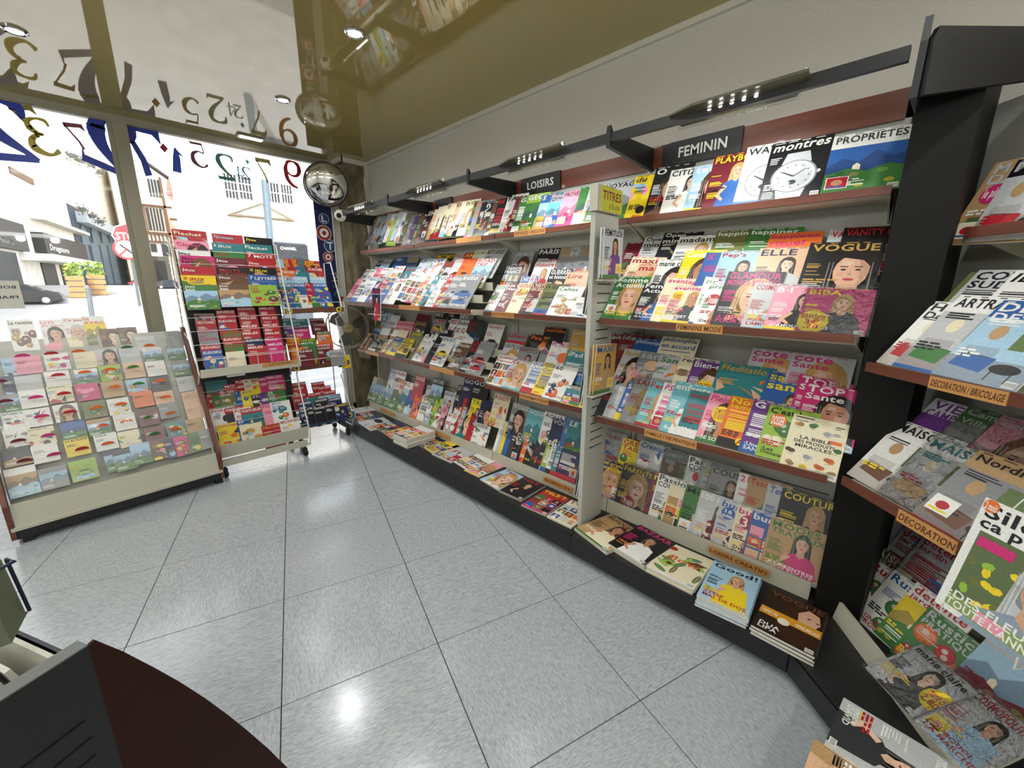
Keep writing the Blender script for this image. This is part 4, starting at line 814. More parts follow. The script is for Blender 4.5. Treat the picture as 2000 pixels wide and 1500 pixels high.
flat((1252, 1019), (1187, 1060), (1258, 1104), ZD, 3, .011, 'k', 'm', 'BAZAAR', 'mkw', 'black fashion magazine lying left of the flowery pile', 'black fashion pile', hh=.29)
flat((1312, 1058), (1262, 1106), (1355, 1152), ZD, 3, .010, 'c', 'o', '', 'x', 'flowery cream magazine with orange lettering on the deck', 'flowery pile', hh=.28)
flat((1404, 1097), (1361, 1160), (1462, 1205), ZD, 7, .0085, 's', 'k', 'Good!', 'myy', 'pale blue magazine with yellow sweater woman on the deck', 'good pile', head='STOP/MAL_DE_DOS', hc='r')
flat((1502, 1145), (1467, 1220), (1591, 1284), ZD, 4, .011, '2c1c14', 'B', 'VOGUE', 'z', 'dark brown fashion magazine with orange band on corner deck', 'brown pile', head='DUA/LIPA', hc='w', stick=(.42, .36, .1, 'c', 'GQ'))
B_ = [((1055, 953), (1018, 985), (1066, 1006), 2, 'r', 'y', 'TELE 7', 'g', 'red listings'), ((1100, 975), (1068, 1008), (1116, 1030), 2, 'c', 'r', 'TV', 'g', 'cream listings'),
      ((1030, 925), (975, 957), (1018, 976), 3, 'k', 'r', 'TELE', 'mkk', 'black listings'), ((985, 908), (937, 935), (974, 957), 2, 's', 'r', 'Tele', 'fyw', 'pale listings'),
      ((955, 902), (906, 918), (935, 932), 1, 'p', 'w', '', 'fyp', 'pink cover'), ((920, 885), (884, 900), (914, 919), 2, 'w', 'm', '', 'g', 'white gossip'),
      ((890, 872), (843, 886), (880, 903), 2, 'L', 'b', '', 'g', 'silver gossip'), ((862, 860), (828, 873), (848, 886), 2, 'y', 'm', '', 'g', 'yellow gossip'), ((845, 853), (812, 866), (830, 876), 1, 'n', 'w', '', 'g', 'navy gossip')]
for i, (tl, bl, br, n, bg, fg, ti, st, nm) in enumerate(B_):
    flat(tl, bl, br, ZD, n, .006, bg, fg, ti.replace(' ', '_'), st, f'{nm} magazine on the deck of second bay', f'{nm} pile', hh=.27)
flat((800, 830), (768, 846), (795, 858), ZD, 9, .010, 'w', 'r', '', 'g', 'white fat catalogue in the tall pile on left deck', 'tall catalogue pile', hh=.30, name='catalogue', cat='catalogue')
for i, (tl, bl, br, n, bg, fg, st, nm) in enumerate([((775, 822), (746, 843), (766, 857), 1, 'o', 'y', 'g', 'orange'), ((760, 818), (727, 832), (748, 844), 2, 'n', 'r', 'g', 'navy'), ((735, 810), (698, 824), (722, 840), 2, 'L', 'd', 'a', 'silver'), ((725, 800), (686, 809), (700, 823), 2, 'd', 'w', 'g', 'charcoal'), ((705, 792), (682, 799), (690, 808), 1, 'w', 'g', 'n', 'white')]):
    flat(tl, bl, br, ZD, n, .007, bg, fg, '', st, f'{nm} magazine on the deck of the far bay', f'{nm} far pile', hh=.27)
# wrapped two-magazine offers leaning over the lip of the corner deck, and two copies on its front edge
def quad_mag(bl, zb, br, tl, zt, t, bg, fg, title, st, label, w=None, h=None, **kw):
    A, B, T = onz(*bl, zb), onz(*br, zb), onz(*tl, zt); xx = (B-A); w = w or xx.length; xx.normalize(); yy = (T-A); yy = yy-xx*yy.dot(xx); h = h or yy.length; yy.normalize(); zz = xx.cross(yy)
    M = Matrix(((xx.x, yy.x, zz.x, A.x), (xx.y, yy.y, zz.y, A.y), (xx.z, yy.z, zz.z, A.z), (0, 0, 0, 1)))
    magazine(M, w, h, t, bg, fg, title, st, random.Random(int(bl[0])), label, 'magazine offers on the corner deck', **kw)
quad_mag((1690, 1303), .215, (1782, 1402), (1753, 1217), .315, .014, 'L', 'k', 'marie_claire', 'mkd', 'plastic-wrapped silver magazine with black title leaning over the corner lip', plastic=True, head="L'hiver/mode", stick=(.93, .45, .24, 'y', 'marie_claire/2,80€'))
quad_mag((1784, 1406), .215, (1900, 1520), (1861, 1303), .315, .014, 'L', 'r', 'COSMOPOLITAN', 'mks', 'plastic-wrapped silver magazine with red capitals beside the black-titled one', plastic=True, head='POURQUOI/CA_MARCHE', hc='r')
quad_mag((1648, 1362), .175, (1590, 1500), (1872, 1490), .175, .012, 'L', 'w', 'marie_claire', 'mkd', 'silver magazine lying sideways on the front edge of corner deck', w=.22, head='mode/DAVID', hc='w')
quad_mag((1591, 1442), .160, (1560, 1530), (1700, 1500), .160, .010, 'T', 'k', '', 'mBf', 'tan magazine lowest at the front of the corner deck', w=.2, h=.27)
# big gardening magazine hung in front of the decoration shelf
row(FD, 1.20, .62, 10, '1926 971 wk Silence/ca_pousse v |w:DES_FLEURS/TOUTE_L\'ANNEE *o,.08,.95,.07,2_mois w245 h330 t4', 'hanging before the decoration shelf', w=.24)
aH, lH, _ = solve(FD, 1.20, .62, 10, 1926, 971); zB = .62+(lH-.33)*.985; bB = 1.20+(lH-.33)*.17
t = thing('wire_hook', 'wire hook under the decoration shelf carrying the large gardening magazine', 'holder', tuple(FD.u*aH+FD.n*1.26+Vector((0, 0, .80))))
mb = MB(); Q = lambda a, b, z: tuple(FD.u*a+FD.n*b+Vector((0, 0, z)))
for a in (.03, .20): mb.tube([Q(aH+a, 1.285, .80), Q(aH+a, bB+.03, .78), Q(aH+a, bB+.025, zB-.012), Q(aH+a, bB-.012, zB-.012), Q(aH+a, bB-.012, zB+.02)], .002)
part(mb, 'wire', 'wire_white', t)
# metal holders hooked on the divider post with magazines facing the viewer
def held(tl, tr_, bl, Y, bg, fg, title, st, label, n=2, head=None):
    a, b, c = ony(*tl, Y), ony(*tr_, Y), ony(*bl, Y); xx = (b-a); w = xx.length; xx.normalize(); dn = (a-c); h = dn.length
    zz = Vector((0, -1, 0)); yy = zz.cross(xx).normalized(); P = a-yy*h
    for i in range(n):
        Q = P+Vector((-.012*i, .009*i, 0)); M = Matrix(((xx.x, yy.x, zz.x, Q.x), (xx.y, yy.y, zz.y, Q.y), (xx.z, yy.z, zz.z, Q.z), (0, 0, 0, 1)))
        magazine(M, w, h, .007, bg, fg, title, st, random.Random(5), label+(', in front' if i == 0 else ', behind the front copy'), 'magazines in the post holders', head=head if i == 0 else None)
    t = thing('wire_holder', f'grey metal holder carrying {label.split(" in ")[0]}', 'holder', tuple(P))
    mb = MB(); mb.prism([tuple(P+Vector((-.01, .02, -.01))), tuple(P+xx*w*1.05+Vector((0, .02, .03))), tuple(P+xx*w*1.15+yy*.08+Vector((0, .02, 0))), tuple(P+yy*.10+Vector((-.01, .02, 0)))], (0, .003, 0)); part(mb, 'back_plate', 'cream_metal', t)
    mb = MB(); mb.hexa([tuple(P+Vector((x, y, z)) ) for z in (-.014, -.008) for x, y in ((-.02, -.012), (w+.02, -.012), (w+.02, .025), (-.02, .025))]); part(mb, 'tray', 'cream_metal', t)
held((1181, 443), (1218, 449), (1189, 540), 1.16, 'L', 'k', 'FEMITUDE', 'mBv', 'pale interview magazine in the upper post holder')
held((1166, 674), (1205, 671), (1184, 754), 1.15, 'D', 'b', 'MAXI', 'mkT', 'gold magazine in the lower post holder')
for (x, y, z, nm) in ((1130, 500, 1.5, 'upper'), (1120, 690, 1.0, 'middle'), (1115, 880, .42, 'lower')):
    for i in range(3):
        p = Vector((1.96+.0*i, 1.275+.014*i, z)); xx = Vector((1, 0, 0)); th = .10; yy = Vector((.25, .04, 1)).normalized(); zz = xx.cross(yy).normalized(); xx = yy.cross(zz)
        M = Matrix(((xx.x, yy.x, zz.x, p.x-.1), (xx.y, yy.y, zz.y, p.y), (xx.z, yy.z, zz.z, p.z-.12), (0, 0, 0, 1)))
        magazine(M, .17, .27, .006, 'gLk'[i], 'w', '', 'n', random.Random(i), f'{PAL["gLk"[i]][0]} magazine seen edge on in the {nm} holder behind the divider', f'{nm} edge-on magazines')
# small newspaper pocket hanging from the far shelf
p = onx(727, 563, 1.85); q = onx(752, 567, 1.85); r_ = onx(727, 612, 1.85)
t = thing('hanging_pocket', 'small wire pocket hanging from the far news shelf', 'holder', tuple(p))
mb = MB(); [mb.tube([(1.84, p.y+.01, z), (1.79, p.y, z), (1.79, q.y, z), (1.84, q.y-.01, z)], .002) for z in (p.z-.05, r_.z)]; part(mb, 'wire', 'wire_white', t)
row(FC, 1.80, 1.18, 5, '727 563 nr Le_Point mkr h290 w125 t12', 'hanging under far news shelf', w=.12)

o = STOCK.build('magazine_stock', 'printed_paper', None); tag(o, 'crowded back rows of small magazines on the far wall shelving', 'magazines', kind='stuff')
# ------------------------------------------------------------------ greeting card rack
FR = Frame((1, .088, 0), (-.088, 1, 0)); u, n = FR.u, FR.n
def fb(u, n, a0, a1, b0, b1, z0, z1, name, m, par, lab=None, lean=0):
    mb = MB(); P = lambda a, b, z: tuple(u*a+n*(b+lean*(z-z0))+Vector((0, 0, z)))
    mb.hexa([P(a0, b0, z0), P(a1, b0, z0), P(a1, b1, z0), P(a0, b1, z0), P(a0, b0, z1), P(a1, b0, z1), P(a1, b1, z1), P(a0, b1, z1)]); return part(mb, name, m, par, lab)
BF = 3.655; TL_ = math.tan(math.radians(21))
t = thing('card_rack', 'cream and brown sloping rack full of greeting cards', 'rack', tuple(u*.0+n*3.9)); aL, aR = -.20, .765
aL = onz(28, 1045, .03).dot(u); aR = onz(425, 925, .03).dot(u)
fb(u, n, aL+.01, aR-.01, BF-.01, BF+.50, .035, .10, 'base_plinth', 'black_metal', t)
for a in (aL+.03, aR-.05): fb(u, n, a, a+.05, BF+.0, BF+.06, 0, .035, 'foot', 'rubber', t)
fb(u, n, aL, aR, BF-.03, BF-.005, .095, .115, 'front_rail', 'cream_metal', t)
fb(u, n, aL+.02, aR-.02, BF-.02, BF-.012, .115, .255, 'front_board', 'cream_metal', t, lean=.12)
fb(u, n, aL+.02, aR-.02, BF+.075, BF+.085, .20, 1.17, 'sloping_back', 'grey_metal', t, lean=TL_)
for a in (aL-.008, aR-.014):
    mb = MB(); Pq = [(BF-.02, .04), (BF-.03, .26), (BF+TL_*.98, 1.20), (BF+TL_*1.0+.05, 1.20), (BF+.10, .26), (BF+.05, .04)]
    mb.prism([tuple(u*a+n*b+Vector((0, 0, z))) for b, z in Pq], u*.022); part(mb, 'side_panel', 'wood_trim', t)
for k in range(9):
    z = .25+k*.104; yb = BF+.004+TL_*(z-.2); mb = MB(); mb.poly([tuple(u*a+n*b+Vector((0, 0, zz))) for a, b, zz in ((aL+.03, yb, z), (aR-.03, yb, z), (aR-.03, yb+.012, z+.045), (aL+.03, yb+.012, z+.045))]); part(mb, 'clear_pocket', 'clear_acrylic', t)
rows_ = ['''11 625 wk La_recette dTB h210; 74 625 wp un/de_plus fpp h210; 120 621 wr Ce_jour fwc h210; 158 618 wo la/avec lye h210; 192 643 BD - fkB h130 w105; 228 640 BD - fkB h130 w105; 262 658 Lg - n; 320 649 gL - n''',
'0 701 sb - a; 25 698 pk - n; 83 692 wt - am; 141 689 cT - n; 184 683 Lp - fpp; 230 681 Ls - n; 276 680 wp - l; 323 675 gL - l',
'0 736 nw - a; 26 736 LL - n; 84 727 wr - n; 143 723 wG - l; 190 715 lG - d; 238 710 fv - n; 282 707 wM - n; 334 707 gL - l',
'0 772 gd - l; 34 765 wk - n; 89 756 cG JOYEUX a; 144 752 mp - app; 195 747 Tg - n; 244 743 sr - aso; 291 738 kp - n; 343 738 Lg - n',
"0 808 wk FATHERS_DAY ad; 43 802 wk - a; 101 793 wr - fBB; 158 787 eG - deG; 207 781 wG - d; 256 767 oB - n; 299 767 fk - n; 353 767 fg - n",
'3 842 wv - ag; 51 839 cG JOYEUX a; 115 827 bG - lbG; 167 822 To - l; 219 812 wo - n; 267 804 Mw - n; 307 790 gL - n; 360 793 fT - n',
'0 879 kw - lkT; 58 873 wd - n; 123 861 yk LA_RETRAITE n; 181 851 wk VISA n; 228 845 cG - a; 279 838 Mw - n; 322 828 tr - a; 360 821 Tk - n',
'5 919 wT - lTs h180 w125; 72 919 gb - lsg h135 w120; 132 904 ly - cls h135 w125; 199 882 nD - l h150; 218 882 dg - l h150; 251 870 sw - ls h150; 290 861 BD - a h150; 319 858 nb - a h150; 337 855 mw - d h150; 363 848 Gr - d h150; 386 842 gw - n h150']
tabc = 'MmrooGog'
for k, tx in enumerate(rows_):
    row(FR, BF+.072-.0075*k, .20, 21, tx, f'{ORD[k]} card row', w=.112, h=.115, kind='card', name='greeting_card', detail=0, pale=.22, t=.003, cat='card')
for k in range(6):
    for j in range(7):
        if (k*3+j) % 5 == 4: continue
        a = aL+.10+j*.123+.004*k; l = 1.055-k*.118
        if k == 0: l += .02
        c = u*a+n*(BF+.012+TL_*(l-.18))+Vector((0, 0, l)); mb = MB()
        pts = [tuple(c+u*(.034*math.cos(i*math.pi/8))+Vector((0, 0, .020*math.sin(i*math.pi/8)))) for i in range(9)]
        mb.prism(pts, -n*.002, tabc[j] if j else 'M'); part(mb, 'category_tab', 'painted', t)
# ------------------------------------------------------------------ white wire puzzle magazine rack
def caster(t, x, y, z=.0):
    mb = MB(); mb.lathe([(.005, -.011), (.03, -.011), (.034, -.006), (.034, .006), (.03, .011), (.005, .011)], (x, y, .034), (1, .2, 0), 14); mb.prism([(x-.016, y-.02, .03), (x-.016, y+.03, .03), (x-.016, y+.02, .075), (x-.016, y-.01, .08)], (.032, 0, 0)); mb.tube([(x, y, .07), (x, y, .11)], .008)
    part(mb, 'caster', 'rubber', t)
t = thing('puzzle_rack', 'white wire stand on casters packed with puzzle magazines', 'rack', (.85, 3.95, 0)); YF = 3.80
for x, y in ((.535, 3.80), (1.15, 3.80), (.535, 4.20), (1.15, 4.20)): caster(t, x, y)
boxpart((.52, 3.775, .10), (1.17, 3.795, .155), 'lower_bar', 'cream_metal', t)
def wires(t, lst, r=.0018, name='wire_frame'):
    mb = MB()
    for p in lst: mb.tube(p, r)
    part(mb, name, 'wire_white', t)
sx = (.475, 1.195)
for x in sx: wires(t, [[(x, 3.79, .10), (x, 3.76, .22), (x, 3.94, .74), (x, 3.80, .86), (x, 3.84, 1.0), (x, 4.08, 1.86)], [(x, 4.2, .1), (x, 4.2, 1.0), (x, 4.16, 1.86), (x, 4.08, 1.86)], [(x, 3.79, .10), (x, 4.2, .1)]], .006, 'side_frame')
wires(t, [[(sx[0], 3.80+.05*k, .3+.13*k), (sx[1], 3.80+.05*k, .3+.13*k)] for k in range(4)])
wires(t, [[(sx[0], 3.81+.028*k, .98+.1*k), (sx[1], 3.81+.028*k, .98+.1*k)] for k in range(9)])
wires(t, [[(sx[0]+.1*k, 3.795, .9), (sx[0]+.1*k, 3.795, .97)] for k in range(8)]+[[(sx[0], 3.795, .97), (sx[1], 3.795, .97)]], .0025)
wires(t, [[(sx[0]-.02, 3.83+.02*k, 1.12+.075*k), (sx[0]-.02, 4.0+.02*k, 1.16+.075*k)] for k in range(10)], .0025)
mb = MB(); mb.hexa([(.49, 3.785, .175), (1.185, 3.785, .175), (1.185, 3.793, .175), (.49, 3.793, .175), (.49, 3.76, .285), (1.185, 3.76, .285), (1.185, 3.768, .285), (.49, 3.768, .285)]); part(mb, 'front_board', 'cream_metal', t)
boxpart((.49, 3.79, .17), (1.185, 4.15, .18), 'bottom_tray', 'cream_metal', t)
boxpart((.485, 3.795, .835), (1.20, 3.803, .895), 'middle_front', 'cream_metal', t); boxpart((.485, 3.80, .83), (1.20, 4.05, .838), 'middle_tray', 'cream_metal', t)
label_strip(t, (0, 0, 0), (1, 0, 0), (0, 1, 0), .90, 1.17, 3.794, .862, .895, 'LOGIQUES')
mb = MB(); mb.hexa([(.50, 4.03, .25), (1.18, 4.03, .25), (1.18, 4.04, .25), (.50, 4.04, .25), (.50, 4.13, 1.80), (1.18, 4.13, 1.80), (1.18, 4.14, 1.80), (.50, 4.14, 1.80)]); part(mb, 'dark_back', 'black_metal', t)
def curl(w, h, rn):
    a = rn.uniform(.006, .016)
    return lambda x, y, z: (x, y-.012*math.sin(math.pi*x/w)*(y/h), z+a*(y/h)**2+.004*math.sin(math.pi*x/w))
K = dict(kind='booklet', name='puzzle_magazine', detail=0, cat='magazine')
def prow(b, z, th, tx, nm, **k): row(FW, b, z, th, tx, nm, **{**K, **k})
base = [('334 448 rc Fleches a; 412 456 rs Quinze a; 475 462 ky Jeux a', 0), ('339 469 pm Closer f; 412 474 tw 3_JEUX a; 474 476 tw Fleches a', 1), ('342 488 wk Jeux g; 416 490 Gr Jeux a; 479 493 rw 7_MOTS a', 2),
 ('349 499 mk Jeux/HIT f; 417 503 Mw Jeux a; 481 508 rw Jeux a', 3), ('350 521 rw Jeux d; 424 522 kr MOTS/CROISES a; 483 522 ky Z_JEUX a', 4), ('352 538 yr Z_JEUX a; 422 536 Bw Jeux a; 483 537 bw 7_LETTRES a', 5)]
for tx, k in base: prow(4.03-.014*k, 1.5, 14, tx, f'{ORD[k]} upper wire-rack row', w=.215, h=.22, bendf=curl)
prow(3.945, 1.5, 14, '356 556 Gw Jeux/300 l h190; 424 555 Bw Jeux/300 lTs |m:les h180; 485 556 lr Jeux/500 d h175', 'large wire-rack row', w=.21, h=.19)
low = ['379 613 gr SUDOKU a; 421 606 Lr BINERO n; 462 600 cr SUDOKU n; 504 599 cr MELES n', '381 627 cr TECTONIC n; 424 624 Lr SUDOKU a; 468 618 cr MELES n; 510 618 cr MELES n', '385 645 gr SUDOKU d; 435 648 er SUDOKU n; 470 634 cr MELES n; 512 632 cr MELES n',
 '388 660 gr SUDOKU a; 434 660 cr SUDOKU n; 472 648 cr MELES n; 516 648 cr MELES n', '390 676 cr SUDOKU n; 438 674 Gr SUDOKU n; 478 662 nw SUDOKU n; 516 660 mw Meles n', '394 686 bw SUDOKU d; 440 688 cg - n; 482 676 cr MELES n; 521 670 mw MELES n']
RB = lambda tx: tx
for k, tx in enumerate(low): prow(3.93-.012*k, 1.1, 12, tx.replace('cr ', 'rw ').replace('Lr ', 'rw '), f'{ORD[k]} small wire-rack row', w=.128, h=.16)
prow(3.84, .84, 10, '398 696 wr SUDOKU dbw; 436 698 wr SUDOKU dwb w125; 482 680 rw - n; 490 678 ow 420 t; 529 677 Gw JEUX a', 'front small wire-rack row', w=.12, h=.16)
prow(4.00, .6, 20, '399 746 tG FLECHES a; 436 752 rw MOTS n; 458 743 rw FLECHES n; 474 742 cm A d; 488 741 cr MELES/yo a; 504 738 mw MELES n; 517 735 mw MELES ty', 'first lower wire-rack row', w=.15, h=.18)
prow(3.95, .5, 20, '402 770 rw C n; 413 772 Gc - a; 427 770 ew JEUX d; 457 765 bw J n; 469 764 yb JEUX dty; 490 772 dw STAR aw; 506 768 vw - n; 520 765 Gw 38/jeux a', 'second lower wire-rack row', w=.15, h=.18)
prow(3.90, .4, 20, '409 801 wr POINTS a; 438 798 rw POINTS-RELIER ld; 455 800 wr POINTS a; 469 800 rw POINTS-RELIER lt; 510 791 pm Fleches n; 527 787 wb JEUX/210 dt', 'third lower wire-rack row', w=.16, h=.2)
prow(3.82, .20, 14, '422 831 ym Coloriages aon; 462 822 bw 60/mandalas agT; 467 832 ck - aD; 510 833 rD Mandalas dD; 545 822 wr MELANGES aT', 'bottom wire-rack tray', w=.165, h=.2)
# ------------------------------------------------------------------ blue wire rack
t = thing('crossword_rack', 'wire stand with blue trays of crossword booklets', 'rack', (1.45, 4.1, 0))
for x, y in ((1.20, 4.05), (1.66, 4.05), (1.20, 4.40), (1.66, 4.40)): caster(t, x, y)
for x in (1.17, 1.70): wires(t, [[(x, 4.03, .11), (x-.0, 3.98, .20), (x, 4.20, .62), (x, 4.0, .74), (x, 4.2, 1.2), (x, 4.0, 1.26), (x, 4.20, 1.74)], [(x, 4.4, .11), (x, 4.36, 1.74), (x, 4.2, 1.74)], [(x, 4.03, .11), (x, 4.4, .11)]], .006, 'side_frame')
def tray(z, y, c, nm, lo=.04, x0=1.17, x1=1.70):
    mb = MB(); mb.box((x0, y, z), (x1, y+.004, z+lo), c); o = part(mb, 'tray_front', 'painted', t, nm)
    mb = MB()
    for x in (x0+.04, x1-.05): mb.lathe([(.026, 0), (.026, .002)], (x, y-.001, z+lo*.5), (0, -1, 0), 14, 'y'); mb.lathe([(.014, .002), (.014, .003)], (x, y-.001, z+lo*.5), (0, -1, 0), 12, 'd')
    part(mb, 'round_emblem', 'painted', t, 'yellow round emblem with dark centre')
    boxpart((x0, y, z-.004), (x1, y+.25, z), 'tray_floor', 'clear_acrylic', t)
    wires(t, [[(x0, y-.01, z+lo+.05), (x1, y-.01, z+lo+.05)], [(x0, y-.01, z), (x0, y-.01, z+lo+.05)], [(x1, y-.01, z), (x1, y-.01, z+lo+.05)]], .0028)
tray(1.28, 3.98, 'B', 'printed brown tray front'); tray(.765, 3.96, 'B', 'orange printed tray front'); tray(.215, 3.95, '2f6a8c', 'blue printed tray front', .06)
prow(4.16, 1.5, 22, '520 506 yo 5000/FLECHES a; 534 505 sy 0/FL a; 552 505 ry 10/FL a; 568 505 ry 10/FL a; 580 505 tr 8 n; 592 508 ry 6000/FLECHES a w150', 'first top blue-rack row', w=.12, h=.19)
prow(4.12, 1.5, 22, '534 522 ry FLECHES a; 548 527 ow FLECHES n; 575 530 tw F n; 600 522 rw FLECHES a w140', 'second top blue-rack row', w=.12, h=.19)
prow(4.08, 1.45, 22, '540 540 sw FLECHES n; 558 541 sr FL n; 572 540 sw FLECHES n; 604 540 sw FLECHES n w140', 'third top blue-rack row', w=.12, h=.19)
prow(4.05, 1.4, 22, '542 553 tw FLECHES g; 568 553 bw FLECHES ay; 594 552 rs FL n; 610 553 bw FLECHES ay w135', 'fourth top blue-rack row', w=.12, h=.19)
prow(4.01, 1.3, 20, '550 568 by FL ay; 560 569 by FL aw; 572 568 tw FLECHES ay; 584 576 wr FLECHES d; 606 578 Gw DUO a; 622 570 br FLECHES ayw w110', 'front top blue-rack row', w=.11, h=.15)
mid = ['546 622 tw AVENTURES a; 570 624 tw MOTS n; 604 622 Mw CRYPTO n', '546 638 vw CODES n; 572 635 nw CODES a; 610 632 Mw CODES n', '558 652 vy CASES n; 574 643 mw CASES n; 618 648 Gw MELI-JEUX n', '558 660 oy 50_000/CASES n; 588 662 Gy 20_000 a; 618 654 ow CASES/2000 a', '560 670 ry MOTS n; 586 668 Gw MOTS n; 618 672 rw HORIZ n', '566 680 oy 10000 n; 580 684 Mw PELE-MELE n; 618 678 Mw CODES a; 642 684 gw CODES n']
for k, tx in enumerate(mid): prow(4.12-.018*k, 1.1, 16, tx, f'{ORD[k]} middle blue-rack row', w=.135, h=.16)
prow(3.985, .77, 10, '574 697 oB - n; 580 697 bo - a; 586 697 ow - n; 592 697 cB - a; 598 697 ow - n; 604 696 sB - n; 610 694 yd - d; 621 691 bw - dwb; 632 691 sw - n; 642 692 wG - a; 650 692 cb - n; 658 694 tc - a; 665 696 yo - n', 'middle blue-rack tray', w=.09, h=.12)
lo_ = ['569 749 rw FLECHES n; 607 748 rw CODES n', '566 758 rw FLECHES y; 620 756 rw FLECHES n', '569 772 rw FLECHES n; 600 769 rw FLECHES n; 630 765 rw FLECHES n', '594 779 tG FLECHES n; 620 774 tw CROISES n; 640 772 sn CROISES n', '580 787 nw CROISES n; 613 781 kw CROISES a; 640 779 nw CROISES n', '583 801 nw CROISES a; 597 796 kw CRO n; 611 796 kw CROISES n; 633 791 kw CROISES n; 652 791 ny CROISES a']
for k, tx in enumerate(lo_): prow(4.08-.02*k, .5, 22, tx, f'{ORD[k]} bottom blue-rack row', w=.125, h=.16)
prow(3.965, .22, 14, '590 814 bw - a; 600 812 wb - a; 608 810 ow - n; 616 810 bo - a; 625 808 wb - n; 634 806 nw - a; 645 804 wn - n; 655 803 nk - aen', 'bottom blue-rack tray', w=.09, h=.12)
# ------------------------------------------------------------------ fan, mirror, camera, banner
c = ony(679, 640, 4.53); R_ = .228
t = thing('standing_fan', 'grey standing fan with dark blades beside the stone pier', 'fan', (c.x, c.y+.06, 0))
nrm = Vector((-.22, -1, .02)).normalized(); fu = Vector((0, 0, 1)).cross(nrm).normalized(); fv = nrm.cross(fu)
mb = MB(); cc = [c+(fu*math.cos(a)+fv*math.sin(a))*R_ for a in [i*math.pi/18 for i in range(36)]]; mb.tube(cc, .005, 6, closed=True); mb.tube([p-nrm*.06+(c-p)*.02 for p in cc], .004, 6, closed=True)
for i in range(36):
    a = i*math.pi/18; d = fu*math.cos(a)+fv*math.sin(a); mb.tube([c+d*.05+nrm*.03, c+d*.14+nrm*.022, c+d*R_], .0011, 4)
mat('fan_wire', 'a7a79c', .4); mat('fan_blade', '4a4a40', .45); mat('fan_hub', 'a39566', .5)
part(mb, 'guard', 'fan_wire', t)
for k in range(3):
    mb = MB(); a0 = math.radians(25+120*k); pts = []
    for r, da, dz in ((.045, -.35, 0), (.12, -.55, -.012), (.19, -.5, -.015), (.205, -.1, -.008), (.195, .25, .004), (.13, .35, .012), (.06, .4, .01)):
        a = a0+da; pts.append(c+(fu*math.cos(a)+fv*math.sin(a))*r+nrm*(dz-.02))
    mb.prism([tuple(p) for p in pts], -nrm*.003); part(mb, 'blade', 'fan_blade', t)
mb = MB(); mb.lathe([(.055, 0), (.058, .012), (.05, .02), (.01, .022)], c+nrm*.022, nrm, 20); hb = part(mb, 'hub_cap', 'fan_hub', t, 'tan hub cap', smooth=True)
mb = MB(); q = c+nrm*.0448; mb.hexa([tuple(q+fu*a+fv*b+nrm*d) for d in (0, .001) for a, b in ((-.03, -.006), (.03, .0), (.03, .004), (-.03, -.002))], 'k'); part(mb, 'maker_strip', 'painted', hb)
mb = MB(); mb.lathe([(.05, 0), (.055, .05), (.03, .11)], c-nrm*.05, -nrm, 16); part(mb, 'motor_housing', 'fan_wire', t, smooth=True)
mb = MB(); pp = c-nrm*.12; mb.tube([(pp.x, pp.y, .03), (pp.x, pp.y, c.z)], .012, 10); part(mb, 'pole', 'fan_wire', t)
mb = MB(); mb.lathe([(.16, 0), (.16, .015), (.03, .035)], (pp.x, pp.y, 0), n=24); part(mb, 'base', 'fan_wire', t)
c = ony(637, 361, 4.55); nrm = Vector((-.30, -1, -.30)).normalized()
t = thing('convex_mirror', 'round convex security mirror with black rim in the window corner', 'mirror', tuple(c)); MR = .203
mb = MB(); mb.lathe([(MR, 0)]+[(MR*math.cos(a), .075*math.sin(a)) for a in [i*math.pi/20 for i in range(1, 10)]]+[(.002, .0752)], c, nrm, 48); part(mb, 'mirror_dome', 'mirror', t, smooth=True)
mb = MB(); mb.lathe([(MR-.004, -.012), (MR+.008, -.012), (MR+.010, 0), (MR+.006, .006), (MR-.006, .006)], c, nrm, 48); part(mb, 'rim', 'black_metal', t, smooth=True)
mb = MB(); mb.tube([c-nrm*.01, c-nrm*.08, (2.16, 4.76, 2.55)], .01); part(mb, 'mount', 'black_metal', t)
c = onx(664, 421, 1.86)
t = thing('security_camera', 'small white dome camera at the end of the shelving arm', 'camera', tuple(c))
dr = Vector((-.6, -.75, -.15)).normalized(); mb = MB(); mb.lathe([(.03, -.05), (.05, -.04), (.056, -.01), (.05, .02), (.03, .038)], c, dr, 20); part(mb, 'camera_body', 'plastic_white', t, smooth=True)
mb = MB(); mb.lathe([(.026, .036), (.02, .044), (.004, .047)], c, dr, 16); part(mb, 'lens', 'black_panel', t, 'black lens', smooth=True)
t = thing('lottery_banner', 'dark blue banner with stacked lettered balls hanging in the window', 'banner', (1.93, 4.86, 1.2))
mb = MB(); mb.box((1.845, 4.855, 1.22), (2.028, 4.862, 2.76), '141f52'); part(mb, 'banner_sheet', 'painted', t)
mb = MB()
def disc(mb, px, py, r, col, y): q = ony(px, py, 4.85); mb.lathe([(r, 0), (r, .0004)], (q.x, y, q.z), (0, -1, 0), 22, col)
for ch, px, py, r, col in (('L', 633, 427, .055, '1f4a7c'), ('O', 633, 455, .082, '9c2a24'), ('T', 645, 480, .068, '1f4a7c'), ('O', 641, 502, .056, '9c2a24')):
    disc(mb, px, py, r, 'w', 4.8545); disc(mb, px, py, r*.92, col, 4.8538); q = ony(px, py, 4.85)
    if ch == 'O': disc(mb, px+.3, py, r*.6, 'w', 4.8531); disc(mb, px+.3, py, r*.28, col, 4.8524)
    else:
        for g_ in fit(ch, -r*.5, -r*.6, r*.5, r*.6): mb.poly([(q.x+x, 4.853, q.z+y) for x, y in g_], 'w')
part(mb, 'ball_letters', 'painted', t, 'four round balls spelling LOTO')
mb = MB()
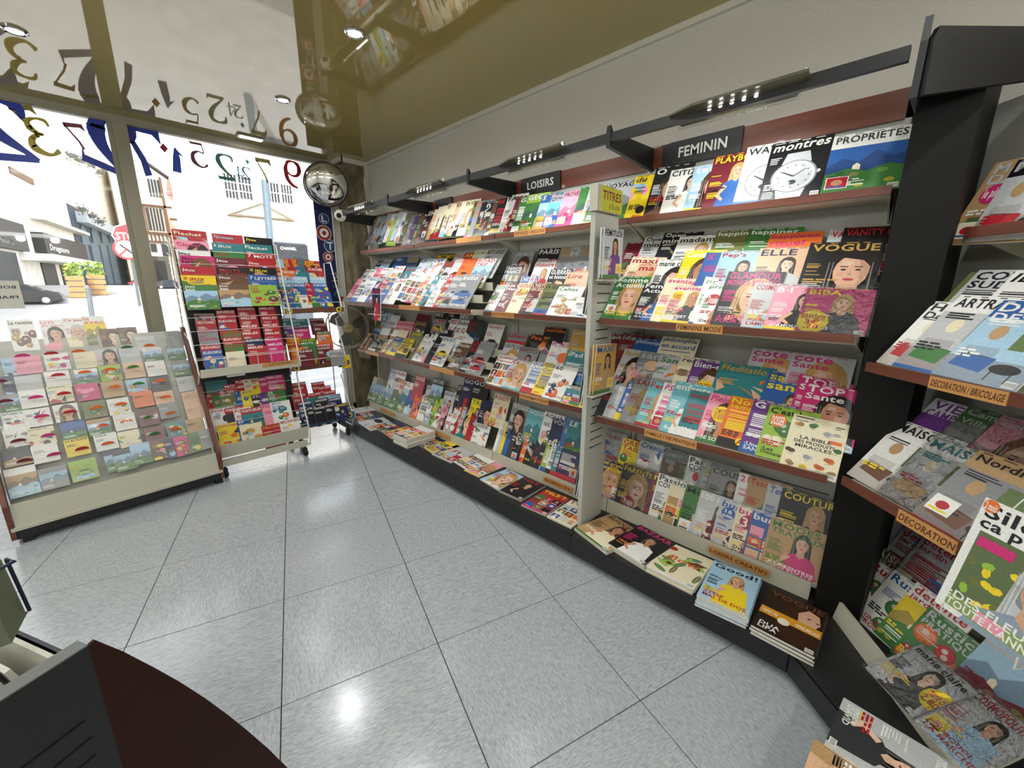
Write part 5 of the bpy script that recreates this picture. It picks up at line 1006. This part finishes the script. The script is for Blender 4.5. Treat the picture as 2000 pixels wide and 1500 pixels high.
for ch, px, py, hh_, col in (('2', 654, 541, .10, '9aa070'), ('7', 657, 568, .11, '2f7a58'), ('7', 665, 588, .10, '8c2430')):
    q = ony(px, py, 4.85)
    for g_ in fit(ch, -hh_*.4, -hh_/2, hh_*.4, hh_/2, False, .1): mb.poly([(q.x+x, 4.8542, q.z+y) for x, y in g_], col)
part(mb, 'digit_print', 'painted', t)
mb = MB(); mb.tube([(2.034, 4.85, .1), (2.034, 4.85, 2.7)], .006); o = mb.build('blind_rod', 'wire_white', None); tag(o, 'thin white blind rod standing along the window jamb', 'rod')
# paper stuck on the pier
a = ony(716, 690, 4.64); mb = MB(); mb.hexa([(a.x-.09, 4.655, a.z-.03), (a.x+.05, 4.655, a.z-.08), (a.x+.05, 4.658, a.z-.08), (a.x-.09, 4.658, a.z-.03), (a.x-.08, 4.645, a.z+.13), (a.x+.07, 4.645, a.z+.10), (a.x+.07, 4.648, a.z+.10), (a.x-.08, 4.648, a.z+.13)], 'c9c6b0'); o = mb.build('pinned_paper', 'painted', None); tag(o, 'crumpled cream paper pinned to the stone pier below the fan', 'paper')
# ------------------------------------------------------------------ counter end panel lower left
P0 = onz(172, 1262, .92); P1 = onz(0, 1372, .92); du = (P0-P1).normalized(); nu = Vector((-du.y, du.x, 0))
if nu.y < 0: nu = -nu
mat('counter_edge', '5a5d5a', .5)
def onp(x, y, off=0):
    d = ray(x, y); t_ = (P0+nu*off-Vector((0, 0, CH))).dot(nu)/d.dot(nu); return Vector((0, 0, CH))+d*t_
t = thing('counter_unit', 'dark counter unit with a curved brown wooden end at lower left', 'counter', (P0.x, P0.y, 0))
mb = MB(); e0 = P0-du*.75; mb.hexa([(e0.x, e0.y, .04), (P0.x, P0.y, .04), tuple(P0+nu*.028-Vector((0, 0, .88))), tuple(e0+nu*.028-Vector((0, 0, .88))), tuple(e0), tuple(P0), tuple(P0+nu*.028), tuple(e0+nu*.028)]); mat('counter_black', '0b0e0f', .5); mat('counter_edge', '5a5d5a', .5); part(mb, 'side_panel', 'counter_black', t)
mb = MB(); mb.hexa([tuple(e0+Vector((0, 0, .0005))), tuple(P0+Vector((0, 0, .0005))), tuple(P0+nu*.028+Vector((0, 0, .0005))), tuple(e0+nu*.028+Vector((0, 0, .0005))), tuple(e0+Vector((0, 0, .003))), tuple(P0+Vector((0, 0, .003))), tuple(P0+nu*.028+Vector((0, 0, .003))), tuple(e0+nu*.028+Vector((0, 0, .003)))]); part(mb, 'top_edge', 'counter_edge', t)
pr_ = [onp(*p, .0) for p in ((172, 1262), (186, 1250), (240, 1272), (300, 1303), (350, 1331), (400, 1363), (445, 1396), (480, 1424), (525, 1463), (562, 1500), (595, 1545))]
last = pr_[-1]; pr_ += [last+Vector((0, 0, -.2))+du*.005, Vector((last.x, last.y, .04)), Vector((P0.x, P0.y, .04))]
mb = MB(); mb.prism([tuple(p) for p in pr_], nu*.006); part(mb, 'curved_end', 'wood_counter', t)
for (a, b) in (((50, 1497), (166, 1409)), ((108, 1500), (179, 1441)), ((158, 1500), (188, 1474))):
    q0, q1 = onp(*a), onp(*b); q0 = q1+(q0-q1)*2.2; mb = MB(); o_ = -nu*.001; mb.hexa([tuple(q0+o_), tuple(q1+o_), tuple(q1+nu*.001), tuple(q0+nu*.001), tuple(q0+o_+Vector((0, 0, .0035))), tuple(q1+o_+Vector((0, 0, .0035))), tuple(q1+nu*.001+Vector((0, 0, .0035))), tuple(q0+nu*.001+Vector((0, 0, .0035)))]); part(mb, 'slot', 'black_panel', t)
g0, g1 = onz(-60, 1190, .70), onz(135, 1277, .70); dg = (g1-g0).normalized(); ng = Vector((dg.y, -dg.x, 0))
def gb(a0, a1, b0, b1, z0, z1, name, m, par, lean=0):
    mb = MB(); P = lambda a, b, z: tuple(g1+dg*a+ng*(b+lean*(z-z0))+Vector((0, 0, z-.70))); mb.hexa([P(a0, b0, z0), P(a1, b0, z0), P(a1, b1, z0), P(a0, b1, z0), P(a0, b0, z1), P(a1, b0, z1), P(a1, b1, z1), P(a0, b1, z1)]); return part(mb, name, m, par)
gb(-.7, -.01, 0, .02, .04, .695, 'front_board', 'counter_black', t); gb(-.7, -.01, .0, .25, .60, .61, 'tray', 'cream_metal', t); gb(-.7, -.01, -.002, .012, .69, .70, 'front_rail', 'black_metal', t)
gb(-.7, -.01, .014, .03, .62, .70, 'front_lip', 'cream_metal', t, lean=-.1)
for i, (b_, c_, ln, hh2) in enumerate(((.055, 'L', .0, .10), (.075, 'M', .02, .11), (.10, 'f', .05, .13), (.13, 'y', .09, .15), (.16, 'r', .13, .17))):
    xx = dg; yy = (Vector((0, 0, 1))+ng*.25).normalized(); zz = xx.cross(yy); 
    P = g1-dg*(.26+ln)+ng*b_; P.z = .615
    M = Matrix(((xx.x, yy.x, zz.x, P.x), (xx.y, yy.y, zz.y, P.y), (xx.z, yy.z, zz.z, P.z), (0, 0, 0, 1)))
    magazine(M, .21, hh2, .01, c_, 'k', '', 'n', random.Random(i), f'{PAL[c_][0]} magazine standing in the counter tray at lower left', 'magazines in the counter tray', detail=0)
t = thing('wire_pocket', 'dark wire pocket holding a thick green book at left edge', 'holder', tuple(onz(25, 1170, .8)))
q = [onz(x, y, .95) for x, y in ((14, 1093), (30, 1095))]; w1 = [onz(12, 1092, .95), onz(58, 1192, .80), onz(50, 1198, .79), onz(0, 1215, .78)]
mb = MB(); mb.tube([tuple(p) for p in w1], .0035); mb.tube([tuple(onz(-20, 1122, .93)), tuple(onz(30, 1095, .95)), tuple(onz(12, 1092, .95))], .0035); mat('wire_dark', '1d2038', .4, metal=.3); part(mb, 'wire_loop', 'wire_dark', t)
a, b, c_, d = onz(2, 1092, .93), onz(52, 1200, .80), onz(-40, 1232, .78), onz(-60, 1110, .92)
off = Vector((-.02, -.06, -.02)); mb = MB(); mb.hexa([tuple(p) for p in (c_+off, b+off, b, c_, d+off, a+off, a, d)], '5d6450'); o = mb.build('thick_book', 'painted', None); tag(o, 'thick greenish book standing in the wire pocket at the left edge', 'book')
t['label'] = 'dark wire pocket around the greenish book at the left edge'
# ------------------------------------------------------------------ the street outside
mat('asphalt', 'a8a6a0', .8, noise=((3, 3, 3), .4, '8f8d88')); mat('facade', 'e6e0d2', .9); mat('car_paint', '23262e', .25, coat=.6); mat('car_red', '8c2028', .3, coat=.5)
mat('dark_glass', '2c3a44', .1); mat('planter_wood', 'a87a4c', .7); mat('leaves', '7f9a3c', .7); mat('road_paint', 'e8e8e4', .8)
def gz(Y): return -.12+.075*(min(max(Y, 6.5), 28)-6.5)
mb = MB(); mb.hexa([(-30, 5.0, -.4), (40, 5.0, -.4), (40, 6.5, -.4), (-30, 6.5, -.4), (-30, 5.0, -.08), (40, 5.0, -.08), (40, 6.5, -.08), (-30, 6.5, -.08)]); struct('sidewalk', mb, 'facade')
mb = MB(); mb.poly([(-60, 6.5, -.12), (90, 6.5, -.12), (90, 28, gz(28)), (-60, 28, gz(28))]); mb.poly([(-60, 28, gz(28)), (90, 28, gz(28)), (90, 90, gz(28)), (-60, 90, gz(28))]); struct('street', mb, 'asphalt')
mb = MB()
for i in range(9):
    for j in range(2):
        x, y = 2.3+i*.42, 6.9+j*.42+.0; mb.box((x, y, gz(y)), (x+.4, y+.4, gz(y)+.012))
mb.build('paving', 'facade', None)['kind'] = 'structure'
# left row of shops: one facade running away from the window
FA, FB = Vector((-4.4, 15, 0)), Vector((1.6, 46, 0)); fd = (FB-FA).normalized(); fnn = Vector((fd.y, -fd.x, 0))
def onf(x, y, off=0):
    d = ray(x, y); o0 = FA+fnn*off-Vector((0, 0, CH)); t_ = o0.dot(fnn)/d.dot(fnn); return Vector((0, 0, CH))+d*t_
def fbox(x0, y0, x1, y1, dep, col, par, name, m='painted', off=0, lab=None):
    ym = (y0+y1)/2; xm = (x0+x1)/2; a, b = onf(x0, ym, off), onf(x1, ym, off); zt, zb = onf(xm, y0, off).z, onf(xm, y1, off).z; v = fnn*dep
    a2 = Vector((a.x, a.y, zb)); b2 = Vector((b.x, b.y, zt)); a = Vector((a.x, a.y, zt)); b = Vector((b.x, b.y, zb))
    mb = MB(); mb.hexa([tuple(p) for p in (a2+v, b+v, b, a2, a+v, b2+v, b2, a)], col); return part(mb, name, m, par, lab)
def fwall(s0, s1, h, col, label, name='shop_building'):
    t = thing(name, label, 'building', tuple(FA+fd*s0)); mb = MB(); a, b = FA+fd*s0, FA+fd*s1; z0 = gz(a.y)-.3
    mb.hexa([(a.x, a.y, z0), (b.x, b.y, z0), tuple(b-fnn*6+Vector((0, 0, z0))), tuple(a-fnn*6+Vector((0, 0, z0))), (a.x, a.y, h), (b.x, b.y, h), tuple(b-fnn*6+Vector((0, 0, h))), tuple(a-fnn*6+Vector((0, 0, h)))], col); part(mb, 'wall', 'painted', t); return t
def ftext(txt, x0, y0, x1, y1, par, col='w', off=.2):
    a, b = onf(x0, y1, off), onf(x1, y1, off); T = onf(x0, y0, off); mb = MB(); W_ = (b-a).length
    for q in fit(txt, 0, 0, W_, T.z-a.z, True, 0, 3): mb.poly([tuple(a+fd*x+Vector((0, 0, y))) for x, y in q], col)
    mb.build('lettering', 'painted', par)
S_ = lambda px: (onf(px, 500)-FA).dot(fd)
t1 = fwall(-8, S_(45), 10, 'e9e4d8', 'white house with a dark shop sign at the far left'); fbox(-60, 425, 36, 482, .2, '0e1218', t1, 'shop_sign'); fbox(-60, 488, 38, 580, .05, '16242a', t1, 'shop_window'); ftext('PASSAGE', -45, 449, 24, 463, t1)
t2 = fwall(S_(46), S_(153), 10.5, 'efeadd', 'white house with a black awning sign left of the blue arcade'); fbox(66, 466, 150, 500, .4, '0c0d0e', t2, 'shop_sign'); fbox(40, 502, 140, 514, 1.0, 'dedcd4', t2, 'awning'); fbox(84, 515, 110, 560, .05, '181c1c', t2, 'shop_window'); fbox(120, 512, 150, 560, .05, '202624', t2, 'shop_window'); ftext('Drugstore', 100, 477, 135, 492, t2, off=.42)
fbox(60, 437, 150, 443, .5, 'cfcabb', t2, 'cornice'); fbox(20, 338, 60, 349, .06, '6c4a2c', t2, 'wall_ornament')
t3 = fwall(S_(154), S_(246), 6.2, '1a3048', 'dark blue shopfront with tall arched windows'); fbox(153, 436, 236, 452, .5, 'b9c2c8', t3, 'cornice')
for x0, x1 in ((163, 177), (184, 198), (202, 213), (217, 228)):
    f_ = fbox(x0, 478, x1, 555, .06, '5c707c', t3, 'window'); c0, c1 = onf(x0, 478, .06), onf(x1, 478, .06); m_ = (c0+c1)/2; r = (c1-c0).length/2; mb = MB(); mb.prism([tuple(m_+fd*r*math.cos(a)+Vector((0, 0, r*1.3*math.sin(a)))) for a in [i*math.pi/8 for i in range(9)]], -fnn*.05, '5c707c'); part(mb, 'window_arch', 'painted', t3)
mb = MB(); a, b = FA+fd*S_(154), FA+fd*S_(246); mb.hexa([tuple(q+Vector((0, 0, z))) for z in (6.21, 12) for q in (a, b, b-fnn*6, a-fnn*6)], 'e8e2d4'); part(mb, 'upper_wall', 'painted', t3)
for i, (px, py) in enumerate(((140, 300), (158, 310), (178, 320), (196, 334), (160, 405), (180, 418), (196, 430), (204, 322))):
    p = onf(px, py, .9); mb = MB(); rr = random.Random(i)
    for _ in range(40):
        q = p+Vector((rr.uniform(-.25, .25), rr.uniform(-.5, .5), rr.uniform(-.35, .12))); mb.poly([tuple(q+Vector((rr.uniform(-.1, .1), rr.uniform(-.1, .1), rr.uniform(-.1, .1)))) for _ in range(3)], rr.choice(['6e6a58', '8c8a70', '5f6a4a']))
    mb.lathe([(.16, -.2), (.2, -.02)], p, n=10, col='5c5f60'); o = mb.build('hanging_basket', 'painted', None); o.location = (0, 0, 0); tag(o, 'grey wilted flower basket on the white facade, '+('top left', 'second of upper row', 'third of upper row', 'last of upper row', 'lower left', 'second of lower row', 'third of lower row', 'right of the upper row')[i], 'flower basket', 'flower baskets on the white facade')
def ybox(x0, y0, x1, y1, Y, dep, col, par, name, lab=None, m='painted'):
    ym = (y0+y1)/2; xm = (x0+x1)/2; a, b = ony(x0, ym, Y), ony(x1, ym, Y); mb = MB(); mb.box((a.x, Y-dep, ony(xm, y1, Y).z), (b.x, Y, ony(xm, y0, Y).z), col); return part(mb, name, m, par, lab)
# timber framed house
Y = 48; t = thing('timber_house', 'narrow timber-framed house with brown beams right of mullion', 'building', tuple(ony(295, 570, Y))); 
a, b = ony(236, 450, Y), ony(330, 450, Y); b.z = ony(324, 345, Y).z; mb = MB(); rp = ony(262, 312, Y); mb.prism([(a.x, Y, gz(Y)-.5), (b.x, Y, gz(Y)-.5), (b.x, Y, b.z), (rp.x, Y, rp.z), (a.x, Y, rp.z)], (0, 8, 0), 'efe6d2'); part(mb, 'wall', 'painted', t)
mb = MB(); q0, q1 = ony(276, 314, Y), ony(328, 350, Y); mb.tube([tuple(q0+Vector((0, -.3, 0))), tuple(q1+Vector((0, -.3, 0)))], .16, 5, '2e241c'); part(mb, 'roof_edge', 'painted', t)
ybox(290, 351, 313, 384, Y, .1, '15191d', t, 'window'); ybox(288, 407, 318, 450, Y, .1, '1a1c20', t, 'window'); ybox(294, 476, 306, 492, Y, .1, '181b1e', t, 'window'); ybox(316, 476, 333, 500, Y, .1, '15191d', t, 'window')
ybox(258, 400, 334, 404, Y, .2, '4e2f1c', t, 'beam'); ybox(262, 453, 334, 457, Y, .2, '4e2f1c', t, 'beam'); ybox(262, 470, 334, 474, Y, .2, '4e2f1c', t, 'beam'); ybox(328, 350, 333, 560, Y, .2, '5a3a20', t, 'beam')
for i in range(9): ybox(264+i*7.5, 457, 267+i*7.5, 470, Y, .15, '4a2e1e', t, 'beam')
for x in (270, 283, 321): ybox(x, 404, x+3, 453, Y, .15, '5c3c26', t, 'beam')
ybox(262, 500, 334, 560, Y, .1, '4c4840', t, 'shopfront'); ybox(272, 510, 286, 548, Y, .16, '101214', t, 'window'); ybox(305, 510, 325, 548, Y, .16, '101214', t, 'window')
for x in (293, 299, 305): ybox(x+1.5, 351, x+2.5, 384, Y, .14, 'e8e4da', t, 'glazing_bar')
for x in (294, 300, 306, 312): ybox(x, 407, x+1.2, 450, Y, .14, 'e0c8a8', t, 'glazing_bar')
Y = 56; t = thing('orange_house', 'peach house with a red tiled roof and orange shutters', 'building', tuple(ony(360, 570, Y)))
ybox(326, 385, 396, 600, Y, .01, 'e6cfb4', t, 'wall_face'); a, b = ony(326, 470, Y), ony(398, 470, Y); mb = MB(); mb.box((a.x, Y, ony(360, 600, Y).z), (b.x, Y+8, ony(360, 385, Y).z), 'e6cfb4'); part(mb, 'wall', 'painted', t)
mb = MB(); r0, r1, r2, r3 = ony(325, 380, Y), ony(386, 382, Y), ony(380, 340, Y+4), ony(327, 352, Y+4); mb.prism([tuple(r0+Vector((0, -.5, 0))), tuple(r1+Vector((0, -.5, 0))), tuple(r2), tuple(r3)], (0, .3, .2), '9c4c30'); part(mb, 'roof', 'painted', t)
ybox(326, 380, 388, 385, Y, .5, '7c2818', t, 'eaves'); ybox(366, 400, 375, 431, Y, .12, 'a8482a', t, 'shutter'); ybox(376, 400, 386, 431, Y, .12, 'a8482a', t, 'shutter'); ybox(332, 429, 396, 432, Y, .1, '5c4028', t, 'string_course')
# white town hall
Y = 40; t = thing('town_hall', 'large white civic building with pediment and arched door', 'building', tuple(ony(500, 570, Y)))
a, b = ony(392, 450, Y), ony(780, 450, Y); mb = MB(); mb.box((a.x, Y, -1), (b.x, Y+10, ony(560, 150, Y).z), 'f2efe8'); part(mb, 'wall', 'painted', t)
def grid(x0, y0, x1, y1, nx, ny):
    w_ = ybox(x0, y0, x1, y1, Y, .05, '23272e', t, 'window'); 
    for i in range(nx+1): x = x0+(x1-x0)*i/nx; ybox(x-.7, y0, x+.7, y1, Y, .09, 'f4f2ec', t, 'glazing_bar')
    for j in range(ny+1): yv = y0+(y1-y0)*j/ny; ybox(x0, yv-.8, x1, yv+.8, Y, .09, 'f4f2ec', t, 'glazing_bar')
grid(438, 340, 463, 388, 4, 3); grid(466, 345, 491, 390, 4, 3); grid(522, 357, 545, 396, 4, 2); grid(549, 361, 570, 398, 4, 2)
mb = MB(); p0, p1, p2 = ony(442, 420, Y), ony(572, 432, Y), ony(508, 398, Y)
mb.tube([tuple(p0+Vector((0, -.3, 0))), tuple(p2+Vector((0, -.3, 0)))], .14, 5, '8c8474'); mb.tube([tuple(p2+Vector((0, -.3, 0))), tuple(p1+Vector((0, -.3, 0)))], .14, 5, '8c8474'); mb.tube([tuple(p0+Vector((0, -.3, 0))), tuple(p1+Vector((0, -.3, 0)))], .12, 5, '6e6250'); part(mb, 'pediment', 'painted', t)
cc_ = ony(520, 545, Y); r = (ony(556, 545, Y)-cc_).length; mb = MB(); mb.tube([tuple(cc_+Vector((r*math.cos(a_), -.1, r*2.1*math.sin(a_)))) for a_ in [i*math.pi/16 for i in range(17)]], .1, 5, '484e56'); part(mb, 'arch_moulding', 'painted', t)
mb = MB(); mb.prism([tuple(cc_+Vector((r*.93*math.cos(a_), -.04, r*2.0*math.sin(a_)))) for a_ in [i*math.pi/16 for i in range(17)]], (0, .03, 0), '7c8890'); part(mb, 'arch_window', 'painted', t)
# bus-stop advertising panel with lamp post
def gp(px, Y): q = ony(px, 560, Y); return Vector((q.x, Y, gz(Y)))
Y = 13; t = thing('poster_stand', 'street advertising stand with black perfume poster and white capitals', 'advertising panel', tuple(gp(575, Y)))
a, b = ony(538, 473, Y), ony(610, 600, Y); mb = MB(); mb.box((a.x, Y, gz(Y)), (b.x, Y+.15, a.z+.02), '4a545c'); part(mb, 'case', 'painted', t)
ybox(542, 477, 606, 596, Y, .01, '1c2126', t, 'poster'); mb = MB(); q = ony(547, 487, Y); 
for g_ in fit('CHANEL', 0, 0, .42, .075): mb.poly([(q.x+x, Y-.02, q.z+y) for x, y in g_], 'w')
A = Art(.75, .75, '1c2126', random.Random(2)); A.p = []; A.head(.55, .55, .2, C('k'), SKIN[2], C('k')); q = ony(556, 530, Y); am = MB(); A.emit(am)
for f, c_ in zip(am.f, am.c): mb.poly([(q.x+am.v[i][0], Y-.018-am.v[i][2]*3, q.z-.25+am.v[i][1]) for i in f], c_)
mb.build('poster_print', 'painted', t)
Y = 11; t = gp(528, Y); mb = MB(); p0, p1 = ony(515, 352, Y), ony(530, 560, Y); mb.tube([(p1.x+.02, Y, gz(Y)), (p0.x+.02, Y, p0.z)], .075, 10, '5c6c78'); o = mb.build('lamp_post', 'painted', None); tag(o, 'pale grey street post rising before the white town hall', 'post')
# signs
Y = 17; g_ = gp(252, Y); t = thing('stop_sign', 'red octagonal stop sign with round sign below it, beside mullion', 'traffic sign', tuple(g_))
top = ony(248, 445, Y); mb = MB(); mb.tube([tuple(ony(273, 598, Y)), (top.x, Y, top.z)], .035, 8, '505858'); part(mb, 'pole', 'painted', t)
q = ony(250, 462, Y); mb = MB(); mb.lathe([(.36, 0), (.36, .02)], (q.x, Y-.06, q.z), (0, -1, 0), 8, 'w'); mb.lathe([(.33, 0), (.33, .004)], (q.x, Y-.081, q.z), (0, -1, 0), 8, 'c03038')
for g2 in fit('STOP', -.27, -.1, .27, .1): mb.poly([(q.x+x, Y-.09, q.z+y) for x, y in g2], 'w')
part(mb, 'stop_plate', 'painted', t); q = ony(247, 487, Y); mb = MB(); mb.lathe([(.30, 0), (.30, .02)], (q.x, Y-.06, q.z), (0, -1, 0), 24, 'c03038'); mb.lathe([(.24, 0), (.24, .004)], (q.x, Y-.082, q.z), (0, -1, 0), 24, 'w')
mb.tube([(q.x+.15, Y-.09, q.z-.15), (q.x, Y-.09, q.z), (q.x-.13, Y-.09, q.z+.12)], .022, 4, 'k'); mb.tube([(q.x-.17, Y-.092, q.z-.17), (q.x+.17, Y-.092, q.z+.17)], .02, 4, 'c03038'); part(mb, 'round_plate', 'painted', t, 'white round sign with red border')
Y = 14; p0, p1 = ony(168, 562, Y), ony(177, 615, Y); mb = MB(); mb.tube([(p1.x, Y, gz(Y)), (p0.x+.03, Y, p0.z)], .05, 10, '5c6468'); o = mb.build('bollard', 'painted', None); tag(o, 'short pale grey bollard standing in the sunlit street', 'bollard')
# planters
for i, (x0, x1, Y) in enumerate(((130, 172, 22), (172, 213, 23))):
    t = thing('planter', f'wooden pallet planter with green plants, {"left" if i == 0 else "right"} of the pair', 'planter', tuple(gp((x0+x1)/2, Y)), 'pallet planters outside')
    a, b = ony(x0, 556, Y), ony(x1, 580, Y); hz_ = gz(Y)
    for k in range(4): mb = MB(); z = hz_+.03+k*.2; mb.box((a.x, Y-.03, z), (b.x, Y, z+.15)); mb.box((a.x, Y, z), (a.x+.03, Y+.8, z+.15)); mb.box((b.x-.03, Y, z), (b.x, Y+.8, z+.15)); part(mb, 'plank', 'planter_wood', t)
    mb = MB(); mb.box((a.x+.05, Y+.02, hz_), (b.x-.05, Y+.75, hz_+.72)); part(mb, 'soil_box', 'asphalt', t)
    mb = MB(); rr = random.Random(i)
    for _ in range(160):
        q = Vector((rr.uniform(a.x, b.x), Y+rr.uniform(0, .6), hz_+.75+rr.random()*.5)); mb.poly([tuple(q+Vector((rr.uniform(-.09, .09), rr.uniform(-.09, .09), rr.uniform(-.09, .09)))) for _ in range(3)])
    part(mb, 'foliage', 'leaves', t)
# cars: side profile hull with wheels, windows
def car(px0, px1, Y, m, label, flip=False):
    a, b = ony(px0, 580, Y), ony(px1, 580, Y); L = b.x-a.x; z = gz(Y); t = thing('parked_car', label, 'car', ((a.x+b.x)/2, Y, z))
    prof = [(0, .35), (.01, .62), (.05, .82), (.18, .98), (.30, 1.36), (.45, 1.46), (.62, 1.42), (.76, 1.02), (.93, .86), (.99, .66), (1, .36), (.88, .2), (.12, .2)]
    X = lambda f: a.x+(1-f if flip else f)*L
    mb = MB(); mb.prism([(X(f), Y, z+h*L/4.2) for f, h in prof], (0, 1.7, 0)); part(mb, 'body', m, t)
    k = L/4.2
    for w_ in ([(.22, 1.0), (.32, 1.3), (.46, 1.38), (.46, .98)], [(.48, .98), (.48, 1.38), (.61, 1.34), (.72, 1.0)]):
        mb = MB(); mb.prism([(X(f), Y-.01, z+h*k) for f, h in w_], (0, .01, 0)); part(mb, 'side_window', 'dark_glass', t)
    for f in (.19, .80):
        mb = MB(); c0 = (X(f), Y-.03, z+.33*k); mb.lathe([(.33*k, 0), (.33*k, .2)], (c0[0], Y-.04, c0[2]), (0, 1, 0), 18, 'k'); w2 = part(mb, 'wheel', 'painted', t); mb = MB(); mb.lathe([(.2*k, 0), (.2*k, .02)], (c0[0], Y-.05, c0[2]), (0, -1, 0), 10, 'L'); part(mb, 'hub_cap', 'painted', w2)
    mb = MB(); mb.box((X(.0)-.01, Y+.1, z+.7*k), (X(.02), Y+.5, z+.85*k), 'r'); part(mb, 'tail_light', 'painted', t)
car(-60, 122, 20, 'car_paint', 'dark grey hatchback parked in front of the shop signs at left')
car(306, 368, 26, 'car_paint', 'dark car with red tail lights behind the mullion')
car(258, 300, 34, 'car_red', 'small dark red car parked beyond the stop sign')
